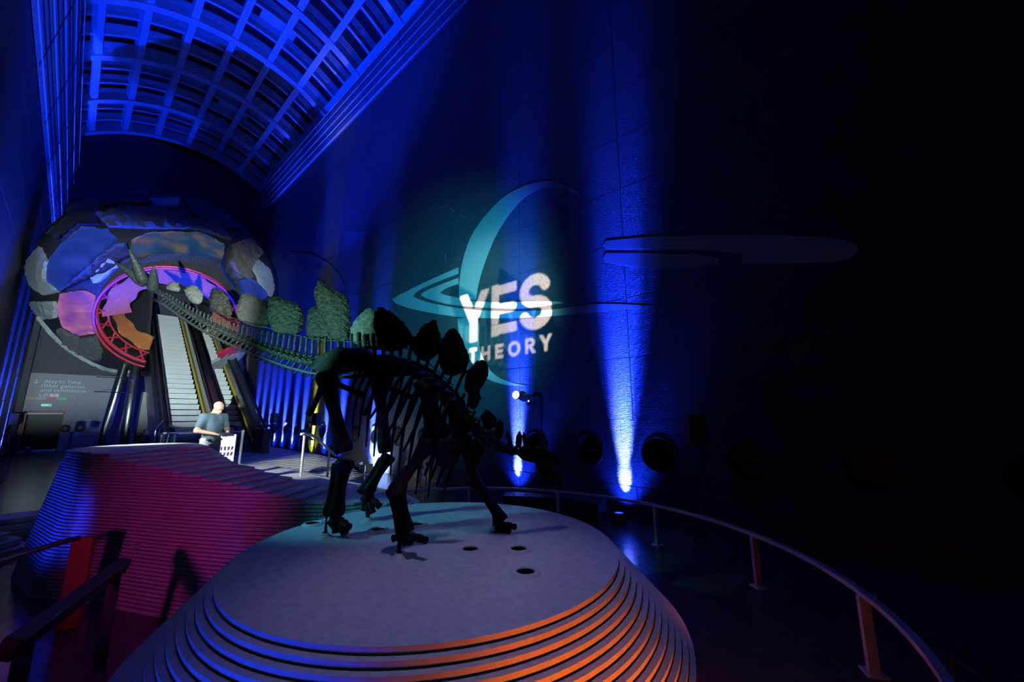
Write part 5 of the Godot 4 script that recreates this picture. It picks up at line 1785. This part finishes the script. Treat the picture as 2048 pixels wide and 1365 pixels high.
func hand_bones(wrist: Vector3, dir: Vector3, palm_n: Vector3, thumb_side: float) -> Array:
	var d := dir.normalized()
	var s := d.cross(palm_n).normalized() * thumb_side
	var nn := s.cross(d).normalized() * thumb_side
	var b := []
	var kn := wrist + d * 0.085
	for k in 4:
		var o := s * (0.03 - 0.02 * k)
		b.append([wrist + o * 0.6, kn + o, 0.015, 0.013])
		var len: float = [0.04, 0.045, 0.042, 0.033][k]
		var p1 := kn + o + d * len - nn * 0.012
		var p2 := p1 + (d * 0.5 - nn * 0.8).normalized() * len * 0.8
		b.append([kn + o, p1, 0.0105, 0.0095])
		b.append([p1, p2, 0.0095, 0.008])
	var th := wrist + d * 0.025 + s * 0.03
	b.append([th, th + (s * 0.7 + d * 0.6).normalized() * 0.045, 0.013, 0.011])
	b.append([th + (s * 0.7 + d * 0.6).normalized() * 0.045, th + (s * 0.7 + d * 0.6).normalized() * 0.045 + d * 0.035 - nn * 0.01, 0.011, 0.009])
	return b

func person(at: Vector3, turn: float, label: String, bald: bool, trousers: Material, height: float) -> Node3D:
	var t := thing("person", label, "person", at, turn)
	t.scale = Vector3.ONE * height / 1.75
	var sh := [Vector3(-0.185, 1.41, 0.0), Vector3(0.185, 1.41, 0.0)]
	var el := [Vector3(-0.315, 1.14, 0.03), Vector3(0.275, 1.14, 0.06)]
	var wr := [Vector3(-0.11, 1.07, 0.27), Vector3(0.15, 1.05, 0.3)]
	var neck := Vector3(0, 1.48, 0.0)
	var head := Vector3(0.02, 1.6, 0.075)
	var body := [[Vector3(0, 0.98, 0), Vector3(0, 1.18, 0.01), 0.135, 0.135], [Vector3(-0.06, 1.2, 0), Vector3(-0.07, 1.36, 0), 0.12, 0.115], [Vector3(0.06, 1.2, 0), Vector3(0.07, 1.36, 0), 0.12, 0.115], [sh[0], sh[1], 0.075, 0.075], [Vector3(0, 1.38, 0), neck + Vector3(0, 0.06, 0.03), 0.075, 0.055]]
	var arms := []
	for k in 2:
		arms.append([sh[k], el[k], 0.06, 0.045])
		arms.append([el[k], wr[k], 0.044, 0.029])
	var legs := []
	for s in [-1.0, 1.0]:
		legs.append([Vector3(s * 0.09, 0.93, 0), Vector3(s * 0.105, 0.5, 0.02), 0.095, 0.06])
		legs.append([Vector3(s * 0.105, 0.5, 0.02), Vector3(s * 0.115, 0.1, -0.01), 0.058, 0.042])
		legs.append([Vector3(s * 0.115, 0.06, -0.02), Vector3(s * 0.135, 0.035, 0.15), 0.04, 0.032])
	var st := begin(true)
	field_mesh(st, body + arms + legs, 0.016, 0.05)
	# head: tipped forward to look at the tablet
	var tip := Basis(Vector3.RIGHT, 0.55) * Basis(Vector3.UP, 0.1)
	var hb := []
	for q in [[0, 0.045, -0.02, 0, 0.04, 0.0, 0.09, 0.088], [0, 0.0, 0.02, 0, -0.06, 0.06, 0.07, 0.045], [0, -0.085, 0.062, 0, -0.088, 0.07, 0.03, 0.026], [0, 0.01, 0.092, 0, -0.025, 0.108, 0.01, 0.014], [-0.035, 0.022, 0.085, 0.035, 0.022, 0.085, 0.012, 0.012], [-0.078, 0.005, 0.0, -0.084, -0.025, 0.0, 0.014, 0.01], [0.078, 0.005, 0.0, 0.084, -0.025, 0.0, 0.014, 0.01], [-0.02, -0.05, 0.09, 0.02, -0.05, 0.09, 0.009, 0.009]]:
		hb.append([head + tip * Vector3(q[0], q[1], q[2]), head + tip * Vector3(q[3], q[4], q[5]), q[6], q[7]])
	hb.append([neck + Vector3(0, -0.02, 0), head + tip * Vector3(0, -0.04, -0.01), 0.058, 0.052])
	field_mesh(st, hb, 0.008, 0.022)
	for k in 2:
		var dir: Vector3 = (Vector3(0.02, 1.05, 0.4) - wr[k]).normalized()
		field_mesh(st, [[el[k].lerp(wr[k], 0.7), wr[k], 0.034, 0.027]] + hand_bones(wr[k], dir, Vector3(0, 1, 0.2), 1.0 if k == 0 else -1.0), 0.006, 0.012)
	obj(t, "body", st, mats.skin)
	st = begin(true)
	var sleeves := []
	for k in 2: sleeves.append([sh[k], sh[k].lerp(el[k], 0.62), 0.072, 0.068])
	field_mesh(st, [[Vector3(0, 0.94, 0), Vector3(0, 1.18, 0.01), 0.155, 0.15], [Vector3(-0.06, 1.2, 0), Vector3(-0.07, 1.36, 0), 0.13, 0.125], [Vector3(0.06, 1.2, 0), Vector3(0.07, 1.36, 0), 0.13, 0.125], [sh[0], sh[1], 0.085, 0.085]] + sleeves, 0.014, 0.05, 0.012, func(p): return maxf(p.y - 1.49, 0.9 - p.y))
	obj(t, "shirt", st, mats.shirt_dark)
	st = begin(true)
	var tr := [[Vector3(0, 0.93, 0), Vector3(0, 0.97, 0), 0.14, 0.14]]
	for s in [-1.0, 1.0]:
		tr.append([Vector3(s * 0.09, 0.93, 0), Vector3(s * 0.108, 0.5, 0.02), 0.1, 0.076])
		tr.append([Vector3(s * 0.108, 0.5, 0.02), Vector3(s * 0.118, 0.08, -0.01), 0.076, 0.068])
	field_mesh(st, tr, 0.016, 0.03, 0.008, func(p): return p.y - 0.98)
	obj(t, "trousers", st, trousers)
	for s in [-1.0, 1.0]:
		st = begin(true)
		field_mesh(st, [[Vector3(s * 0.115, 0.05, -0.03), Vector3(s * 0.135, 0.045, 0.16), 0.048, 0.042]], 0.014, 0.02, 0.004, func(p): return 0.002 - p.y)
		obj(t, "shoe", st, mats.black)
	if bald:
		st = begin()
		for s in [-1.0, 1.0]:
			var e := head + tip * Vector3(s * 0.034, 0.012, 0.102)
			var ring := []
			for k in 11: ring.append(e + tip * Vector3(cos(TAU * k / 10.0) * 0.024, sin(TAU * k / 10.0) * 0.017, 0))
			tube(st, ring, 0.003, 5)
			tube(st, [e + tip * Vector3(s * 0.024, 0, 0), head + tip * Vector3(s * 0.084, 0.012, 0.0)], 0.003, 5)
		tube(st, [head + tip * Vector3(-0.01, 0.014, 0.106), head + tip * Vector3(0.01, 0.014, 0.106)], 0.003, 5)
		obj(t, "glasses", st, mats.black)
		st = begin()
		box(st, Vector3(-0.165, 0.73, 0.03), Vector3(0.05, 0.2, 0.15), Basis(Vector3.UP, 0.1), 0.015)
		obj(t, "tool_pocket", st, mats.pocket_grey)
		st = begin()
		box(st, Vector3(0, 0.945, 0.0), Vector3(0.3, 0.035, 0.3), Basis(), 0.01)
		obj(t, "belt", st, mats.black)
	else:
		st = begin(true)
		field_mesh(st, [[head + tip * Vector3(0, 0.055, -0.03), head + tip * Vector3(0, 0.05, 0.0), 0.092, 0.09]], 0.01, 0.02, 0.006, func(p): return -(tip.inverse() * (p - head)).dot(Vector3(0, 0.8, -0.6)) + 0.02)
		obj(t, "hair", st, mats.hair)
		st = begin(true)
		field_mesh(st, [[head + tip * Vector3(0, -0.07, 0.062), head + tip * Vector3(0, -0.085, 0.066), 0.046, 0.034]], 0.01, 0.02, 0.002, func(p): return (tip.inverse() * (p - head)).y + 0.055)
		obj(t, "beard", st, mats.hair)
	return t

func build_people() -> void:
	var y := LANDING
	person(Vector3(2.07, y, -10.4), deg_to_rad(22), "bald man in dark grey T-shirt and pale work trousers looking down at a tablet", true, mats.trouser_grey, 1.76)
	var b := Basis(Vector3.UP, deg_to_rad(22))
	var at := Vector3(2.07, y, -10.4) + b * Vector3(0.03, 1.06, 0.41)
	var t := thing("tablet", "dark tablet held in both hands by the bald man", "tablet", at, deg_to_rad(22))
	var st := begin()
	box(st, Vector3.ZERO, Vector3(0.25, 0.012, 0.18), Basis(Vector3.RIGHT, 0.35), 0.004)
	obj(t, "case", st, mats.black)
	st = begin()
	box(st, Basis(Vector3.RIGHT, 0.35) * Vector3(0, 0.0075, 0), Vector3(0.22, 0.003, 0.155), Basis(Vector3.RIGHT, 0.35))
	obj(t, "screen", st, mats.dark_cladding)
	person(Vector3(7.2, 0, -19.0), deg_to_rad(40), "dark haired bearded man in dark T-shirt and green trousers by the yellow beam", false, mats.trouser_dark, 1.78)

# ---------------------------------------------------------------- small things
func text(parent: Node, called: String, words: String, size: float, at: Vector3, m: Material) -> void:
	var tm := TextMesh.new()
	var f := SystemFont.new()
	f.font_names = PackedStringArray(["Droid Sans"])
	tm.font = f
	tm.text = words
	tm.font_size = 48
	tm.pixel_size = size / 48.0
	tm.depth = 0.01
	tm.horizontal_alignment = HORIZONTAL_ALIGNMENT_LEFT
	put(parent, called, tm, m, Transform3D(Basis(), at))

func build_small_things() -> void:
	# wall signs at the far end
	for k in 2:
		var x: float = [-1.35, 6.9][k]
		var t := thing("wall_sign", "white direction lettering with an arrow above the %s doorway" % ["left", "right"][k], "sign", Vector3(x, 0, FAR_WALL + 0.01))
		text(t, "lettering", "Other galleries", 0.27, Vector3(0, 3.86, 0), mats.sign_white)
		text(t, "lettering", "and exhibitions", 0.27, Vector3(0, 3.6, 0), mats.sign_white)
		text(t, "lettering", "Way to Time", 0.27, Vector3(0.1, 4.12, 0), mats.sign_white)
		text(t, "lettering", "Lift", 0.27, Vector3(0, 3.3, 0), mats.sign_white)
		var st := begin()
		for q in 2: box(st, Vector3(0.5 + 0.2 * q, 3.3, 0.005), Vector3(0.17, 0.18, 0.01))
		obj(t, "lift_symbol", st, mats.sign_white)
		st = begin()
		box(st, Vector3(-0.2, 4.1, 0.005), Vector3(0.03, 0.24, 0.01))
		box(st, Vector3(-0.25, 4.03, 0.005), Vector3(0.03, 0.13, 0.01), Basis(Vector3.BACK, 0.8))
		box(st, Vector3(-0.15, 4.03, 0.005), Vector3(0.03, 0.13, 0.01), Basis(Vector3.BACK, -0.8))
		obj(t, "arrow", st, mats.sign_white)
		var s := thing("colour_strip_sign", "strip of tan, grey blue, red and green panels above the %s doorway" % ["left", "right"][k], "sign", Vector3([-1.02, 7.25][k], 3.1, FAR_WALL + 0.02))
		var names := ["strip_tan", "strip_blue", "strip_red", "strip_green"]
		for q in 4:
			st = begin()
			box(st, Vector3(-0.58 + 0.387 * q, 0, 0), Vector3(0.38, 0.14, 0.02), Basis(), 0.003)
			obj(s, "colour_panel", st, mats[names[q]])
		var e := thing("exit_sign", "small green exit sign over the %s doorway" % ["left", "right"][k], "sign", Vector3([-0.98, 6.7][k], 2.71, FAR_WALL + 0.03))
		st = begin()
		box(st, Vector3.ZERO, Vector3(0.4, 0.13, 0.03), Basis(), 0.004)
		obj(e, "sign_face", st, glow("exit_glow_%d" % k, lin(0.2, 0.75, 0.55), 0.55))
		st = begin()
		box(st, Vector3(0.13, 0.0, 0.016), Vector3(0.1, 0.09, 0.006))
		obj(e, "sign_symbol", st, mats.sign_white)
	# belt barrier before the escalator
	var y := LANDING
	for k in 2:
		var p: Vector3 = [Vector3(3.5, y, -13.8), Vector3(1.75, y, -13.9)][k]
		var t := thing("barrier_post", ["pale barrier post right of the bald man", "barrier post at the foot of the escalator, left of the bald man"][k], "barrier post", p)
		var st := begin(true)
		lathe(st, [Vector2(0, 0), Vector2(0.16, 0), Vector2(0.16, 0.015), Vector2(0.05, 0.04), Vector2(0.035, 0.06), Vector2(0.035, 0.93), Vector2(0.045, 0.94), Vector2(0.045, 1.0), Vector2(0, 1.01)], 16)
		obj(t, "post", st, mats.white_paint)
	var bt := thing("barrier_belt", "blue belt stretched between barrier posts behind the bald man", "belt", Vector3(2.62, y + 0.96, -13.85))
	var st := begin()
	box(st, Vector3(0, 0, 0), Vector3(1.64, 0.06, 0.006), Basis(Vector3.UP, -0.057))
	obj(bt, "webbing", st, mats.belt_blue)
	# chrome cylinders at the foot of the left handrail
	for k in 3:
		var t := thing("chrome_bollard", "short chrome cylinder at the left foot of the escalator, %s" % ["leftmost", "middle", "rightmost"][k] + " of three", "bollard", Vector3(1.62 + 0.13 * k, y, -13.4), 0, "chrome cylinders by the escalator")
		st = begin(true)
		lathe(st, [Vector2(0, 0), Vector2(0.055, 0), Vector2(0.055, 0.95), Vector2(0.04, 0.98), Vector2(0, 0.98)], 14)
		obj(t, "tube", st, mats.chrome)
	# poster board with purple figures beside the man
	var pb := thing("poster_board", "white board printed with purple figures beside the bald man", "board", Vector3(2.62, y, -11.5), -0.15)
	st = begin()
	box(st, Vector3(0, 0.5, 0), Vector3(0.34, 0.98, 0.04), Basis(), 0.008)
	obj(pb, "board", st, mats.sign_white)
	for r in 2:
		for q in 4:
			st = begin(true)
			var x := -0.1 + 0.065 * q
			tube(st, [Vector3(x, 0.5 + 0.13 * r, 0.022), Vector3(x + 0.008 * (q - 1.5), 0.58 + 0.13 * r, 0.022)], [0.012, 0.02], 6, 1.0, Vector3.UP)
			obj(pb, "purple_figure", st, mats.purple)
	var rp := thing("red_pole", "thin red pole leaning against the white board", "pole", Vector3(2.42, y, -11.3))
	st = begin(true)
	tube(st, [Vector3(0.05, 0.0, 0), Vector3(-0.1, 0.55, -0.08)], 0.014, 6)
	obj(rp, "rod", st, mats.sign_red)
	# layered rounded display bases on the left floor
	for k in 2:
		var p: Vector3 = [Vector3(-0.35, 0, -12.6), Vector3(-0.95, 0, -10.9)][k]
		var t := thing("layered_base", ["pair of low rounded stacked slabs on the floor left of the block", "wide dark rounded slab stack nearer the left edge"][k], "plinth", p)
		for q in 3:
			var poly := PackedVector2Array()
			for i in 28:
				var a := TAU * i / 28.0
				poly.append(Vector2(cos(a) * (0.78 - 0.14 * q) * (1.0 + 0.12 * sin(a * 2.0 + q)), sin(a) * (0.6 - 0.12 * q)))
			st = begin()
			layer(st, poly, 0.1 * q, 0.1 * q + 0.085, 0.01)
			if q > 0:
				pass
			obj(t, "slab", st, mats.plaster)
			if q < 2:
				var inner := Geometry2D.offset_polygon(poly, -0.22)
				if inner.size() > 0:
					st = begin()
					layer(st, inner[0], 0.1 * q + 0.08, 0.1 * q + 0.1)
					obj(t, "spacer", st, mats.plaster)
